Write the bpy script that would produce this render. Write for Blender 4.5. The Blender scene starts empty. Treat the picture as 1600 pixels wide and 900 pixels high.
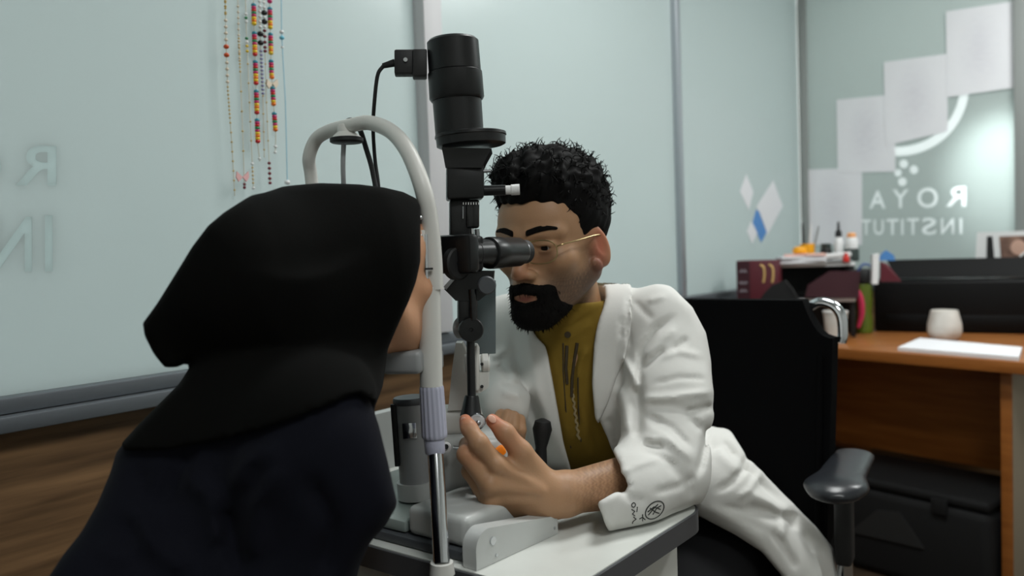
import bpy, bmesh, math, random
import numpy as np
from mathutils import Vector, Matrix
from mathutils.bvhtree import BVHTree
random.seed(4); np.random.seed(4)
SC = bpy.context.scene
COL = SC.collection

# ------------------------------------------------------------------ camera
FPX = 1280.0                        # focal length in pixels of the 1600x900 frame
CAMZ = 1.15
PITCH = math.atan(56.0/FPX); ROLL = math.radians(2.0)
_f = np.array([0, math.cos(PITCH), -math.sin(PITCH)])
_u0 = np.array([0, math.sin(PITCH), math.cos(PITCH)])
_x = np.array([1.0, 0, 0])
CR = math.cos(ROLL)*_x - math.sin(ROLL)*_u0
CU = math.sin(ROLL)*_x + math.cos(ROLL)*_u0
CF = _f
CP = np.array([0, 0, CAMZ])
cd = bpy.data.cameras.new('camera'); cam = bpy.data.objects.new('camera', cd); COL.objects.link(cam)
cd.sensor_width = 36.0; cd.lens = 36.0*FPX/1600.0; cd.clip_start = 0.05
cam.matrix_world = Matrix(((CR[0], CU[0], -CF[0], CP[0]), (CR[1], CU[1], -CF[1], CP[1]), (CR[2], CU[2], -CF[2], CP[2]), (0, 0, 0, 1)))
cd.dof.use_dof = True; cd.dof.focus_distance = 1.12; cd.dof.aperture_fstop = 3.4
SC.camera = cam

def ray(px, py):
    return CF + CR*((px-800.0)/FPX) - CU*((py-450.0)/FPX)
def P(px, py, Y):                    # the point of the place that stands at distance Y on that line of sight
    d = ray(px, py); return CP + d*(Y/d[1])
def proj(X, Y, Z):
    x = X-CP[0]; y = Y-CP[1]; z = Z-CP[2]
    w = x*CF[0]+y*CF[1]+z*CF[2]
    return (800+FPX*(x*CR[0]+y*CR[1]+z*CR[2])/w, 450-FPX*(x*CU[0]+y*CU[1]+z*CU[2])/w)
def px_of(p): return proj(p[0], p[1], p[2])

# room axes: A runs along the glass partition (patient -> doctor), R comes away from it
TH = math.atan(981.0/FPX)
A = np.array([math.sin(TH), math.cos(TH), 0.0]); R = np.array([math.cos(TH), -math.sin(TH), 0.0]); Z = np.array([0, 0, 1.0])
O = np.array([-0.109*1.9, 1.9, 0.0])
def W(s, t, z): return O + A*s + R*t + Z*z
def on_plane(px, py, p0, n):
    d = ray(px, py); k = np.dot(p0-CP, n)/np.dot(d, n); return CP + d*k
def on_left(px, py, off=0.0): return on_plane(px, py, O+R*off, R)
S_END = 2.71
def on_right(px, py, off=0.0): return on_plane(px, py, O+A*(S_END-off), A)
def on_z(px, py, z): return on_plane(px, py, np.array([0, 0, z]), Z)

# ------------------------------------------------------------------ world, lights, exposure
w = bpy.data.worlds.new('world'); SC.world = w; w.use_nodes = True
bg = w.node_tree.nodes['Background']; bg.inputs['Color'].default_value = (0.90, 0.95, 0.96, 1); bg.inputs['Strength'].default_value = 2.1
def area(name, p, target, size, power, col=(1, 1, 1), sy=None):
    l = bpy.data.lights.new(name, 'AREA'); l.energy = power; l.color = col; l.size = size
    if sy: l.shape = 'RECTANGLE'; l.size_y = sy
    o = bpy.data.objects.new(name, l); COL.objects.link(o); o.location = Vector(p)
    o.rotation_euler = (Vector(target)-Vector(p)).to_track_quat('-Z', 'Y').to_euler()
    return o
area('ceiling_panel_light', W(0.35, 0.85, 2.62), W(0.35, 0.85, 0), 0.6, 25, (0.96, 0.985, 0.97), 0.6)
area('ceiling_panel_light', W(-1.3, 1.9, 2.62), W(-1.3, 1.9, 0), 0.6, 21, (0.96, 0.985, 0.97), 0.6)
area('ceiling_panel_light', W(1.9, 1.6, 2.62), W(1.9, 1.6, 0), 0.6, 30, (0.96, 0.985, 0.97), 0.6)
vs = SC.view_settings; vs.view_transform = 'Standard'; vs.look = 'None'; vs.gamma = 1.0; vs.use_curve_mapping = False; vs.exposure = 0.0

# ------------------------------------------------------------------ materials
def lin(c):
    return tuple(((v/255.0)/12.92 if v <= 10 else (((v/255.0)+0.055)/1.055)**2.4) for v in c)
def mat(name, rgb, rough=0.5, metal=0.0, spec=0.5, bump=None, vary=None, alpha=None, sheen=0, coat=0, trans=0, ior=1.45, attr=None, sss=0):
    m = bpy.data.materials.new(name); m.use_nodes = True
    nt = m.node_tree; b = nt.nodes['Principled BSDF']
    c = lin(rgb); b.inputs['Base Color'].default_value = (*c, 1)
    b.inputs['Roughness'].default_value = rough; b.inputs['Metallic'].default_value = metal
    b.inputs['Specular IOR Level'].default_value = spec; b.inputs['IOR'].default_value = ior
    if sheen: b.inputs['Sheen Weight'].default_value = sheen; b.inputs['Sheen Roughness'].default_value = 0.5
    if coat: b.inputs['Coat Weight'].default_value = coat
    if trans: b.inputs['Transmission Weight'].default_value = trans
    if sss:
        b.inputs['Subsurface Weight'].default_value = sss; b.inputs['Subsurface Scale'].default_value = 0.006
        b.inputs['Subsurface Radius'].default_value = (1.0, 0.35, 0.2)
    tc = nt.nodes.new('ShaderNodeTexCoord')
    if vary:                          # (second colour, noise scale, stretch xyz)
        n = nt.nodes.new('ShaderNodeTexNoise'); n.inputs['Scale'].default_value = vary[1]; n.inputs['Detail'].default_value = 5
        mp = nt.nodes.new('ShaderNodeMapping'); mp.inputs['Scale'].default_value = vary[2] if len(vary) > 2 else (1, 1, 1)
        if len(vary) > 3: mp.inputs['Rotation'].default_value = vary[3]; 
        nt.links.new(tc.outputs['Object'], mp.inputs['Vector']); nt.links.new(mp.outputs['Vector'], n.inputs['Vector'])
        r = nt.nodes.new('ShaderNodeValToRGB'); r.color_ramp.elements[0].position = 0.34; r.color_ramp.elements[1].position = 0.68
        r.color_ramp.elements[0].color = (*c, 1); r.color_ramp.elements[1].color = (*lin(vary[0]), 1)
        nt.links.new(n.outputs['Fac'], r.inputs['Fac']); nt.links.new(r.outputs['Color'], b.inputs['Base Color'])
    if attr:
        at = nt.nodes.new('ShaderNodeAttribute'); at.attribute_name = attr
        nt.links.new(at.outputs['Color'], b.inputs['Base Color'])
    if bump:                          # (scale, strength, distance)
        n2 = nt.nodes.new('ShaderNodeTexNoise'); n2.inputs['Scale'].default_value = bump[0]; n2.inputs['Detail'].default_value = 3
        nt.links.new(tc.outputs['Object'], n2.inputs['Vector'])
        bp = nt.nodes.new('ShaderNodeBump'); bp.inputs['Strength'].default_value = bump[1]; bp.inputs['Distance'].default_value = bump[2]
        nt.links.new(n2.outputs['Fac'], bp.inputs['Height']); nt.links.new(bp.outputs['Normal'], b.inputs['Normal'])
    return m
def frosted(name, rgb, k, rough=0.22):
    m = bpy.data.materials.new(name); m.use_nodes = True; nt = m.node_tree
    b = nt.nodes['Principled BSDF']; c = lin(rgb); b.inputs['Base Color'].default_value = (*c, 1); b.inputs['Roughness'].default_value = rough
    b.inputs['Specular IOR Level'].default_value = 0.4
    t = nt.nodes.new('ShaderNodeBsdfTranslucent'); t.inputs['Color'].default_value = (*c, 1)
    mx = nt.nodes.new('ShaderNodeMixShader'); mx.inputs['Fac'].default_value = k
    nt.links.new(b.outputs[0], mx.inputs[1]); nt.links.new(t.outputs[0], mx.inputs[2])
    nt.links.new(mx.outputs[0], nt.nodes['Material Output'].inputs['Surface'])
    return m
M = {}
M['glass'] = frosted('frosted_glass', (199, 208, 207), 0.45)
M['glass_dim'] = frosted('frosted_glass_office', (196, 205, 203), 0.45)
M['vinyl'] = frosted('frosted_vinyl', (246, 250, 250), 0.62, 0.5)
M['vinyl_faint'] = frosted('frosted_vinyl_faint', (206, 219, 218), 0.47, 0.4)
M['alu'] = mat('aluminium', (172, 178, 184), 0.38, 0.55)
M['rail'] = mat('rail_aluminium', (112, 117, 122), 0.4, 0.5)
M['printer'] = mat('printer_black', (9, 9, 10), 0.5, spec=0.2)
M['whitepost'] = mat('white_post', (196, 195, 197), 0.45)
M['wood'] = mat('walnut_laminate', (84, 62, 40), 0.5, vary=((136, 104, 72), 3.0, (1.0, 1.0, 14.0)))
M['floor'] = mat('floor_laminate', (62, 50, 40), 0.4, vary=((82, 66, 52), 4.0, (1, 8, 1)))
M['plaster'] = mat('plaster', (205, 206, 202), 0.9, bump=(60, 0.1, 0.002))
M['ceiling'] = mat('ceiling_tile', (225, 226, 224), 0.9, bump=(90, 0.2, 0.002))
M['black'] = mat('black_metal', (17, 18, 19), 0.34, spec=0.45, bump=(900, 0.05, 0.0005))
M['blackmatt'] = mat('black_rubber', (20, 20, 21), 0.6)
M['blackgloss'] = mat('black_gloss', (12, 13, 14), 0.16, spec=0.6)
M['chrome'] = mat('chrome', (205, 207, 210), 0.12, 1.0)
M['steel'] = mat('dull_steel', (150, 152, 155), 0.32, 1.0)
M['iwhite'] = mat('instrument_white', (206, 205, 200), 0.38, bump=(300, 0.04, 0.0005))
M['igrey'] = mat('instrument_grey', (142, 144, 145), 0.4)
M['idark'] = mat('instrument_dark_grey', (70, 73, 77), 0.45)
M['lilac'] = mat('lilac_plastic', (172, 173, 190), 0.42)
M['deck'] = mat('carriage_grey', (186, 188, 186), 0.3)
M['glide'] = mat('glide_plate_green', (142, 152, 148), 0.25)
M['edge'] = mat('edge_band', (74, 75, 78), 0.42)
M['table'] = mat('table_white', (214, 216, 211), 0.32, vary=((206, 208, 203), 12.0))
M['orange'] = mat('orange_plastic', (255, 138, 20), 0.35)
M['clear'] = mat('clear_plastic', (235, 238, 240), 0.06, trans=0.55, ior=1.45)
M['shield'] = mat('smoked_shield', (118, 128, 130), 0.2, trans=0.35, ior=1.05)
M['lens'] = mat('lens_glass', (250, 252, 250), 0.02, trans=1.0, ior=1.02)
M['gold'] = mat('gilt_wire', (176, 156, 112), 0.28, 1.0)
M['hijab'] = mat('black_scarf_cloth', (9, 9, 8), 0.9, spec=0.07, sheen=0.008, bump=(700, 0.25, 0.0012))
M['navy'] = mat('navy_cloth', (14, 15, 23), 0.9, spec=0.12, sheen=0.01, bump=(600, 0.25, 0.0012))
M['coat'] = mat('white_cotton', (212, 211, 207), 0.85, spec=0.25, bump=(60, 0.10, 0.003))
M['shirt'] = mat('mustard_cloth', (122, 98, 34), 0.85, spec=0.25, bump=(45, 0.3, 0.004))
M['trousers'] = mat('black_trousers', (17, 17, 19), 0.85, spec=0.2)
M['skin'] = mat('skin', (190, 140, 110), 0.48, spec=0.4, attr='tint', sss=0.12, bump=(420, 0.12, 0.0015))
M['hair'] = mat('black_hair', (8, 7, 7), 0.7, spec=0.14)
M['beard'] = mat('black_beard', (12, 10, 9), 0.8, spec=0.12, bump=(900, 0.5, 0.002))
M['eye'] = mat('eye_white', (205, 198, 192), 0.15)
M['iris'] = mat('dark_iris', (30, 20, 14), 0.1)
M['post_grey'] = mat('grey_post', (150, 154, 152), 0.5)
M['nail'] = mat('fingernail', (222, 172, 150), 0.3)
M['thread'] = mat('embroidery_thread', (52, 54, 52), 0.8)
M['embroid'] = mat('shirt_embroidery', (58, 48, 30), 0.8)
M['embroid_pale'] = mat('shirt_embroidery_pale', (150, 135, 100), 0.8)
M['mesh'] = mat('chair_fabric', (7, 7, 8), 0.9, spec=0.06, bump=(900, 0.4, 0.001))
M['armpad'] = mat('armrest_plastic', (34, 36, 40), 0.3)
M['desk'] = mat('desk_cherry', (140, 82, 34), 0.4, vary=((164, 100, 46), 4.0, (1.0, 1.0, 10.0)))
M['desk_top'] = mat('desk_top_wood', (140, 86, 42), 0.35, vary=((164, 104, 54), 3.0, (1.0, 9.0, 1.0)))
M['deskside'] = mat('desk_end_grey', (150, 138, 120), 0.45)
M['paper'] = mat('paper_white', (232, 232, 236), 0.8)
M['ceramic'] = mat('ceramic_white', (224, 220, 214), 0.35, vary=((204, 198, 190), 14.0))
M['maroon'] = mat('maroon_board', (88, 24, 36), 0.45)
M['maroon2'] = mat('maroon_dark', (58, 20, 30), 0.5)
M['giltprint'] = mat('gilt_print', (214, 176, 110), 0.5)
M['greyprint'] = mat('grey_print', (150, 140, 148), 0.6)
M['green'] = mat('green_bottle', (88, 104, 28), 0.3)
M['pink'] = mat('pink_strap', (206, 52, 92), 0.6)
M['blue'] = mat('blue_card', (84, 142, 208), 0.6)
M['pinkpaper'] = mat('pink_paper', (236, 190, 178), 0.8)
M['yellow'] = mat('amber_plastic', (240, 166, 22), 0.45)
M['red'] = mat('red_plastic', (206, 52, 44), 0.4)
M['darkgreen'] = mat('dark_jar', (52, 62, 60), 0.35)
M['skinpic'] = mat('photo_print', (190, 150, 130), 0.4, vary=((70, 48, 42), 9.0))
M['whiteplastic'] = mat('white_plastic', (226, 226, 226), 0.4)
M['bag'] = mat('black_bag', (9, 9, 10), 0.8)
M['baggrey'] = mat('grey_strap', (36, 36, 36), 0.7)
M['sticker'] = mat('warning_sticker', (205, 176, 166), 0.5, vary=((196, 140, 126), 26.0, (1, 1, 5)))
M['palebeige'] = mat('chin_cloth', (196, 160, 130), 0.6)

# ------------------------------------------------------------------ mesh helpers
def nrm(v): v = np.asarray(v, float); return v/np.linalg.norm(v)
def basis(d):
    d = nrm(d); h = np.array([0, 0, 1.0]) if abs(d[2]) < 0.9 else np.array([1.0, 0, 0])
    u = nrm(np.cross(h, d)); v = np.cross(d, u); return u, v, d
class MB:
    def __init__(s): s.v = []; s.f = []
    def add(s, v, f):
        o = len(s.v); s.v.extend([tuple(map(float, p)) for p in v]); s.f.extend([tuple(i+o for i in q) for q in f]); return s
    def box(s, c, size, ax=(np.array([1., 0, 0]), np.array([0, 1., 0]), np.array([0, 0, 1.])), bev=0.0, seg=2):
        bm = bmesh.new(); bmesh.ops.create_cube(bm, size=1.0)
        for q in bm.verts: q.co = Vector((q.co.x*size[0], q.co.y*size[1], q.co.z*size[2]))
        if bev > 0: bmesh.ops.bevel(bm, geom=list(bm.edges), offset=bev, segments=seg, profile=0.5, affect='EDGES')
        bm.verts.index_update(); bm.normal_update()
        c = np.asarray(c, float); flip = np.dot(np.cross(ax[0], ax[1]), ax[2]) < 0
        v = [c+ax[0]*q.co.x+ax[1]*q.co.y+ax[2]*q.co.z for q in bm.verts]
        f = [tuple(l.vert.index for l in fc.loops) for fc in bm.faces]
        if flip: f = [tuple(reversed(q)) for q in f]
        bm.free(); return s.add(v, f)
    def lathe(s, prof, o, d, seg=32, closed=True):
        u, v, d = basis(d); o = np.asarray(o, float); V = []; F = []; n = len(prof)
        for r, h in prof:
            for k in range(seg):
                t = 2*math.pi*k/seg; V.append(o+d*h+(u*math.cos(t)+v*math.sin(t))*max(r, 1e-5))
        for i in range(n-1):
            for k in range(seg):
                k2 = (k+1) % seg; F.append((i*seg+k, i*seg+k2, (i+1)*seg+k2, (i+1)*seg+k))
        if closed:
            F.append(tuple(reversed(range(seg)))); F.append(tuple((n-1)*seg+k for k in range(seg)))
        return s.add(V, F)
    def cyl(s, a, b, r, r2=None, seg=28, bev=0.0):
        a = np.asarray(a, float); b = np.asarray(b, float); L = np.linalg.norm(b-a); r2 = r if r2 is None else r2
        pr = [(r-bev, 0), (r, bev), (r2, L-bev), (r2-bev, L)] if bev else [(r, 0), (r2, L)]
        return s.lathe(pr, a, b-a, seg)
    def tube(s, pts, rad, seg=12, cap=True):
        pts = [np.asarray(p, float) for p in pts]; n = len(pts)
        rad = [rad]*n if np.isscalar(rad) else rad
        V = []; F = []; pu = None
        for i in range(n):
            t = nrm(pts[min(i+1, n-1)]-pts[max(i-1, 0)])
            if pu is None: u, v, _ = basis(t)
            else: u = nrm(pu-t*np.dot(pu, t)); v = np.cross(t, u)
            pu = u
            for k in range(seg):
                g = 2*math.pi*k/seg; V.append(pts[i]+(u*math.cos(g)+v*math.sin(g))*rad[i])
        for i in range(n-1):
            for k in range(seg):
                k2 = (k+1) % seg; F.append((i*seg+k, i*seg+k2, (i+1)*seg+k2, (i+1)*seg+k))
        if cap: F.append(tuple(reversed(range(seg)))); F.append(tuple((n-1)*seg+k for k in range(seg)))
        return s.add(V, F)
    def prism(s, pts, d):            # polygon pts pushed out along the vector d
        pts = [np.asarray(p, float) for p in pts]; d = np.asarray(d, float); n = len(pts)
        nn = sum((np.cross(pts[i], pts[(i+1) % n]) for i in range(n)), np.zeros(3))
        if np.dot(nn, d) < 0: pts = pts[::-1]
        V = pts+[p+d for p in pts]; F = [tuple(reversed(range(n))), tuple(range(n, 2*n))]
        for i in range(n): F.append((i, (i+1) % n, n+(i+1) % n, n+i))
        return s.add(V, F)
    def sphere(s, c, r, seg=20, rings=12, ax=None):
        r = (r, r, r) if np.isscalar(r) else r; V = []; F = []; c = np.asarray(c, float)
        ax = ax or (np.array([1., 0, 0]), np.array([0, 1., 0]), np.array([0, 0, 1.]))
        for i in range(rings+1):
            ph = math.pi*i/rings
            for k in range(seg):
                t = 2*math.pi*k/seg
                V.append(c+ax[0]*(r[0]*max(math.sin(ph), 1e-4)*math.cos(t))+ax[1]*(r[1]*max(math.sin(ph), 1e-4)*math.sin(t))+ax[2]*(r[2]*math.cos(ph)))
        for i in range(rings):
            for k in range(seg):
                k2 = (k+1) % seg; F.append((i*seg+k, (i+1)*seg+k, (i+1)*seg+k2, i*seg+k2))
        return s.add(V, F)
    def build(s, name, m, parent=None, sharp=35):
        return link(name, s.v, s.f, m, parent, sharp)
def wloc(o):
    p = np.zeros(3)
    while o is not None: p = p+np.array(o.location); o = o.parent
    return p
def link(name, v, f, m, parent=None, sharp=35, tint=None):
    v = np.asarray(v, float)
    if parent is not None: v = v-wloc(parent)
    me = bpy.data.meshes.new(name)
    if isinstance(f, np.ndarray): f = f.tolist()
    me.from_pydata(v.tolist(), [], f); me.update()
    me.shade_smooth()
    if sharp < 180: me.set_sharp_from_angle(angle=math.radians(sharp))
    if tint is not None:
        at = me.color_attributes.new('tint', 'FLOAT_COLOR', 'POINT')
        at.data.foreach_set('color', np.concatenate([tint, np.ones((len(tint), 1))], 1).astype(np.float32).ravel())
    if m is not None: me.materials.append(M[m] if isinstance(m, str) else m)
    o = bpy.data.objects.new(name, me); COL.objects.link(o); o.parent = parent
    return o
def tag(o, label, cat, group=None):
    o['label'] = label; o['category'] = cat
    if group: o['group'] = group
    return o
def thing(name, label, cat, loc, group=None):
    o = bpy.data.objects.new(name, None); COL.objects.link(o); o.location = Vector(tuple(map(float, loc))); o.empty_display_size = 0.05
    return tag(o, label, cat, group)
def struct(o): o['kind'] = 'structure'; return o
def spl(pts, n=8):                   # smooth curve through points
    pts = [np.asarray(p, float) for p in pts]; out = []
    q = [2*pts[0]-pts[1]]+pts+[2*pts[-1]-pts[-2]]
    for i in range(1, len(q)-2):
        for k in range(n):
            t = k/n; out.append(0.5*((2*q[i])+(-q[i-1]+q[i+1])*t+(2*q[i-1]-5*q[i]+4*q[i+1]-q[i+2])*t*t+(-q[i-1]+3*q[i]-3*q[i+1]+q[i+2])*t**3))
    out.append(pts[-1]); return out
def ppx(list3): return [P(*q) for q in list3]
UPC = CU

# ------------------------------------------------------------------ signed-distance bodies
def axis_grid(segs):                 # [(lo, hi, step), ...]
    out = []
    for lo, hi, st in segs: out.append(np.arange(lo, hi-st*0.25, st))
    out.append(np.array([segs[-1][1]])); return np.concatenate(out).astype(np.float32)
class Field:
    def __init__(s, xs, ys, zs): s.x, s.y, s.z = xs, ys, zs; s.F = np.full((len(xs), len(ys), len(zs)), 0.2, np.float32)
    def _sl(s, lo, hi):
        out = []
        for g, a, b in zip((s.x, s.y, s.z), lo, hi): out.append(slice(int(np.searchsorted(g, a)), int(np.searchsorted(g, b))))
        return tuple(out)
    def _grid(s, sl): return s.x[sl[0]][:, None, None], s.y[sl[1]][None, :, None], s.z[sl[2]][None, None, :]
    def _op(s, fn, lo, hi, k, mode, mar=0.035):
        m = mar+k; sl = s._sl(np.asarray(lo)-m, np.asarray(hi)+m)
        if any(q.stop <= q.start for q in sl): return s
        d = fn(*s._grid(sl)).astype(np.float32); F = s.F[sl]
        if mode == 'add':
            if k > 0: h = np.maximum(k-np.abs(F-d), 0)/k; s.F[sl] = np.minimum(F, d)-h*h*k*0.25
            else: s.F[sl] = np.minimum(F, d)
        else:
            d = -d
            if k > 0: h = np.maximum(k-np.abs(F-d), 0)/k; s.F[sl] = np.maximum(F, d)+h*h*k*0.25
            else: s.F[sl] = np.maximum(F, d)
        return s
    def cone(s, a, b, ra, rb, k=0.01, mode='add', sq=None):
        a = np.asarray(a, float); b = np.asarray(b, float); ba = b-a; L2 = float(ba@ba)+1e-12
        def fn(X, Y, Zz):
            x, y, z = X-a[0], Y-a[1], Zz-a[2]
            if sq is not None:
                n, f = sq; q = (x*n[0]+y*n[1]+z*n[2])*(1/f-1); x = x+q*n[0]; y = y+q*n[1]; z = z+q*n[2]
            h = np.clip((x*ba[0]+y*ba[1]+z*ba[2])/L2, 0, 1)
            d = np.sqrt((x-h*ba[0])**2+(y-h*ba[1])**2+(z-h*ba[2])**2)-(ra+(rb-ra)*h)
            return d*(sq[1] if sq is not None else 1)
        r = max(ra, rb)
        return s._op(fn, np.minimum(a, b)-r, np.maximum(a, b)+r, k, mode)
    def chain(s, pts, rad, k=0.008, mode='add', sq=None):
        for i in range(len(pts)-1): s.cone(pts[i], pts[i+1], rad[i], rad[i+1], k, mode, sq)
        return s
    def ell(s, c, r, ax=None, k=0.01, mode='add'):
        c = np.asarray(c, float); r = (r, r, r) if np.isscalar(r) else r
        ax = ax or (np.array([1., 0, 0]), np.array([0, 1., 0]), np.array([0, 0, 1.]))
        def fn(X, Y, Zz):
            x, y, z = X-c[0], Y-c[1], Zz-c[2]
            l = [x*q[0]+y*q[1]+z*q[2] for q in ax]
            k0 = np.sqrt(sum((l[i]/r[i])**2 for i in range(3))); k1 = np.sqrt(sum((l[i]/r[i]**2)**2 for i in range(3)))+1e-9
            return k0*(k0-1)/k1
        m = max(r); return s._op(fn, c-m, c+m, k, mode)
    def near(s, dist=0.04):
        idx = np.where(np.abs(s.F.ravel()) < dist)[0]
        i, j, k = np.unravel_index(idx, s.F.shape)
        return idx, s.x[i].astype(float), s.y[j].astype(float), s.z[k].astype(float)
    def both(s, fn, k=0.0, dist=0.04):        # intersection with fn near the surface
        idx, X, Y, Zz = s.near(dist); d = fn(X, Y, Zz); F = s.F.ravel()[idx]
        if k > 0: h = np.maximum(k-np.abs(F-d), 0)/k; v = np.maximum(F, d)+h*h*k*0.25
        else: v = np.maximum(F, d)
        s.F.ravel()[idx] = v; return s
    def bothfull(s, fn, k=0.0):
        X, Y, Zz = np.meshgrid(s.x, s.y, s.z, indexing='ij'); m = s.F < 0.05
        d = fn(X[m], Y[m], Zz[m]); F = s.F[m]
        if k > 0: h = np.maximum(k-np.abs(F-d), 0)/k; s.F[m] = np.maximum(F, d)+h*h*k*0.25
        else: s.F[m] = np.maximum(F, d)
        return s
    def shift(s, fn, dist=0.04):              # push the surface out by fn
        idx, X, Y, Zz = s.near(dist); s.F.ravel()[idx] -= fn(X, Y, Zz); return s
    def copy(s, off=0.0):
        g = Field.__new__(Field); g.x, g.y, g.z = s.x, s.y, s.z; g.F = s.F-np.float32(off); return g
    def mesh(s, smooth=2):
        F = s.F; ins = F < 0; nx, ny, nz = F.shape
        c = np.zeros((nx-1, ny-1, nz-1), np.uint8)
        cs = [(i, j, k) for i in (0, 1) for j in (0, 1) for k in (0, 1)]
        for i, j, k in cs: c += ins[i:nx-1+i, j:ny-1+j, k:nz-1+k]
        act = (c > 0) & (c < 8); I, J, K = np.where(act)
        vid = np.full(act.shape, -1, np.int32); vid[I, J, K] = np.arange(len(I))
        val = {q: F[I+q[0], J+q[1], K+q[2]].astype(float) for q in cs}
        acc = np.zeros((len(I), 3)); cnt = np.zeros(len(I))
        for p in cs:
            for ax in range(3):
                if p[ax] == 0:
                    q = list(p); q[ax] = 1; q = tuple(q); a, b = val[p], val[q]
                    m = (a < 0) != (b < 0); t = np.where(m, a/np.where(m, a-b, 1), 0)
                    for e in range(3): acc[:, e] += np.where(m, p[e]+(t if e == ax else 0), 0)
                    cnt += m
        pos = acc/cnt[:, None]+np.stack([I, J, K], 1)
        V = np.stack([np.interp(pos[:, e], np.arange(len(g)), g) for e, g in enumerate((s.x, s.y, s.z))], 1)
        Q = []
        a, b = ins[:-1, 1:-1, 1:-1], ins[1:, 1:-1, 1:-1]; i, j, k = np.where(a != b); fl = a[i, j, k]; j = j+1; k = k+1
        Q.append((np.stack([vid[i, j-1, k-1], vid[i, j, k-1], vid[i, j, k], vid[i, j-1, k]], 1), fl))
        a, b = ins[1:-1, :-1, 1:-1], ins[1:-1, 1:, 1:-1]; i, j, k = np.where(a != b); fl = ~a[i, j, k]; i = i+1; k = k+1
        Q.append((np.stack([vid[i-1, j, k-1], vid[i, j, k-1], vid[i, j, k], vid[i-1, j, k]], 1), fl))
        a, b = ins[1:-1, 1:-1, :-1], ins[1:-1, 1:-1, 1:]; i, j, k = np.where(a != b); fl = a[i, j, k]; i = i+1; j = j+1
        Q.append((np.stack([vid[i-1, j-1, k], vid[i, j-1, k], vid[i, j, k], vid[i-1, j, k]], 1), fl))
        f = np.concatenate([np.where(fl[:, None], q, q[:, ::-1]) for q, fl in Q])
        f = f[(f >= 0).all(1)]
        # keep the largest connected piece only is not needed; smooth lightly
        e = np.concatenate([f[:, [0, 1]], f[:, [1, 2]], f[:, [2, 3]], f[:, [3, 0]]])
        n = len(V); deg = np.bincount(e[:, 0], minlength=n)+np.bincount(e[:, 1], minlength=n)
        for it in range(smooth):
            for w in (0.5, -0.52) if smooth > 1 else (0.4,):
                S = np.stack([np.bincount(e[:, 0], V[e[:, 1], q], n)+np.bincount(e[:, 1], V[e[:, 0], q], n) for q in range(3)], 1)
                V = V+w*(S/np.maximum(deg, 1)[:, None]-V)
        return V, f
def biggest(V, f):                    # drop loose specks
    n = len(V); lab = np.arange(n)
    e = np.concatenate([f[:, [0, 1]], f[:, [1, 2]], f[:, [2, 3]]])
    while True:
        m = np.minimum(lab[e[:, 0]], lab[e[:, 1]]); l2 = lab.copy()
        np.minimum.at(l2, e[:, 0], m); np.minimum.at(l2, e[:, 1], m); l2 = l2[l2]; l2 = l2[l2]
        if (l2 == lab).all(): break
        lab = l2
    u, c = np.unique(lab, return_counts=True); keep = lab == u[np.argmax(c)]
    new = np.cumsum(keep)-1; f = f[keep[f].all(1)]
    return V[keep], new[f]
def poly_px(pts):                     # signed distance (metres) to the prism seen through a polygon of the frame
    pts = np.asarray(pts, float)
    def fn(X, Y, Zz):
        x, y = proj(X, Y, Zz); d = np.full(x.shape, 1e18); sg = np.ones(x.shape); n = len(pts)
        for i in range(n):
            a = pts[i]; b = pts[i-1]; e = b-a; wx, wy = x-a[0], y-a[1]
            t = np.clip((wx*e[0]+wy*e[1])/(e@e+1e-12), 0, 1); d = np.minimum(d, (wx-e[0]*t)**2+(wy-e[1]*t)**2)
            c1 = y >= a[1]; c2 = y < b[1]; c3 = e[0]*wy > e[1]*wx
            fl = (c1 & c2 & c3) | (~c1 & ~c2 & ~c3); sg = np.where(fl, -sg, sg)
        return sg*np.sqrt(d)*Y/FPX
    return fn
def folds_px(lines, ylo=-9, yhi=9):   # [(polyline px, width px, height m)]: cloth folds along lines of the cloth
    def fn(X, Y, Zz):
        x, y = proj(X, Y, Zz); out = np.zeros(x.shape); ok = (Y > ylo) & (Y < yhi)
        for pl, wd, am in lines:
            pl = np.asarray(pl, float); d = np.full(x.shape, 1e18)
            L = 0; best = np.zeros(x.shape); tot = np.sum(np.linalg.norm(np.diff(pl, axis=0), axis=1))
            for i in range(len(pl)-1):
                a, e = pl[i], pl[i+1]-pl[i]; t = np.clip(((x-a[0])*e[0]+(y-a[1])*e[1])/(e@e), 0, 1)
                q = (x-a[0]-e[0]*t)**2+(y-a[1]-e[1]*t)**2; le = np.linalg.norm(e)
                best = np.where(q < d, (L+t*le)/tot, best); d = np.minimum(d, q); L += le
            out += am*np.exp(-d/wd**2)*np.clip(np.minimum(best, 1-best)*5+0.15, 0, 1)
        return out*ok
    return fn
def plane(p0, n):
    p0 = np.asarray(p0, float); n = nrm(n)
    return lambda X, Y, Zz: (X-p0[0])*n[0]+(Y-p0[1])*n[1]+(Zz-p0[2])*n[2]
def grid(lo, hi, st): return [np.arange(l, h+st, st).astype(np.float32) for l, h in zip(lo, hi)]
def caster(o):
    me = o.data; off = wloc(o)
    vs_ = [Vector(tuple(np.array(v.co)+off)) for v in me.vertices]; fs = [tuple(p.vertices) for p in me.polygons]
    t = BVHTree.FromPolygons(vs_, fs)
    def hit(px, py, lift=0.001, lo=0.3):
        d = nrm(ray(px, py)); h = t.ray_cast(Vector(tuple(CP+d*lo)), Vector(tuple(d)))
        return (np.array(h[0])-d*lift, np.array(h[1])) if h[0] is not None else (None, None)
    return hit
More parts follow.
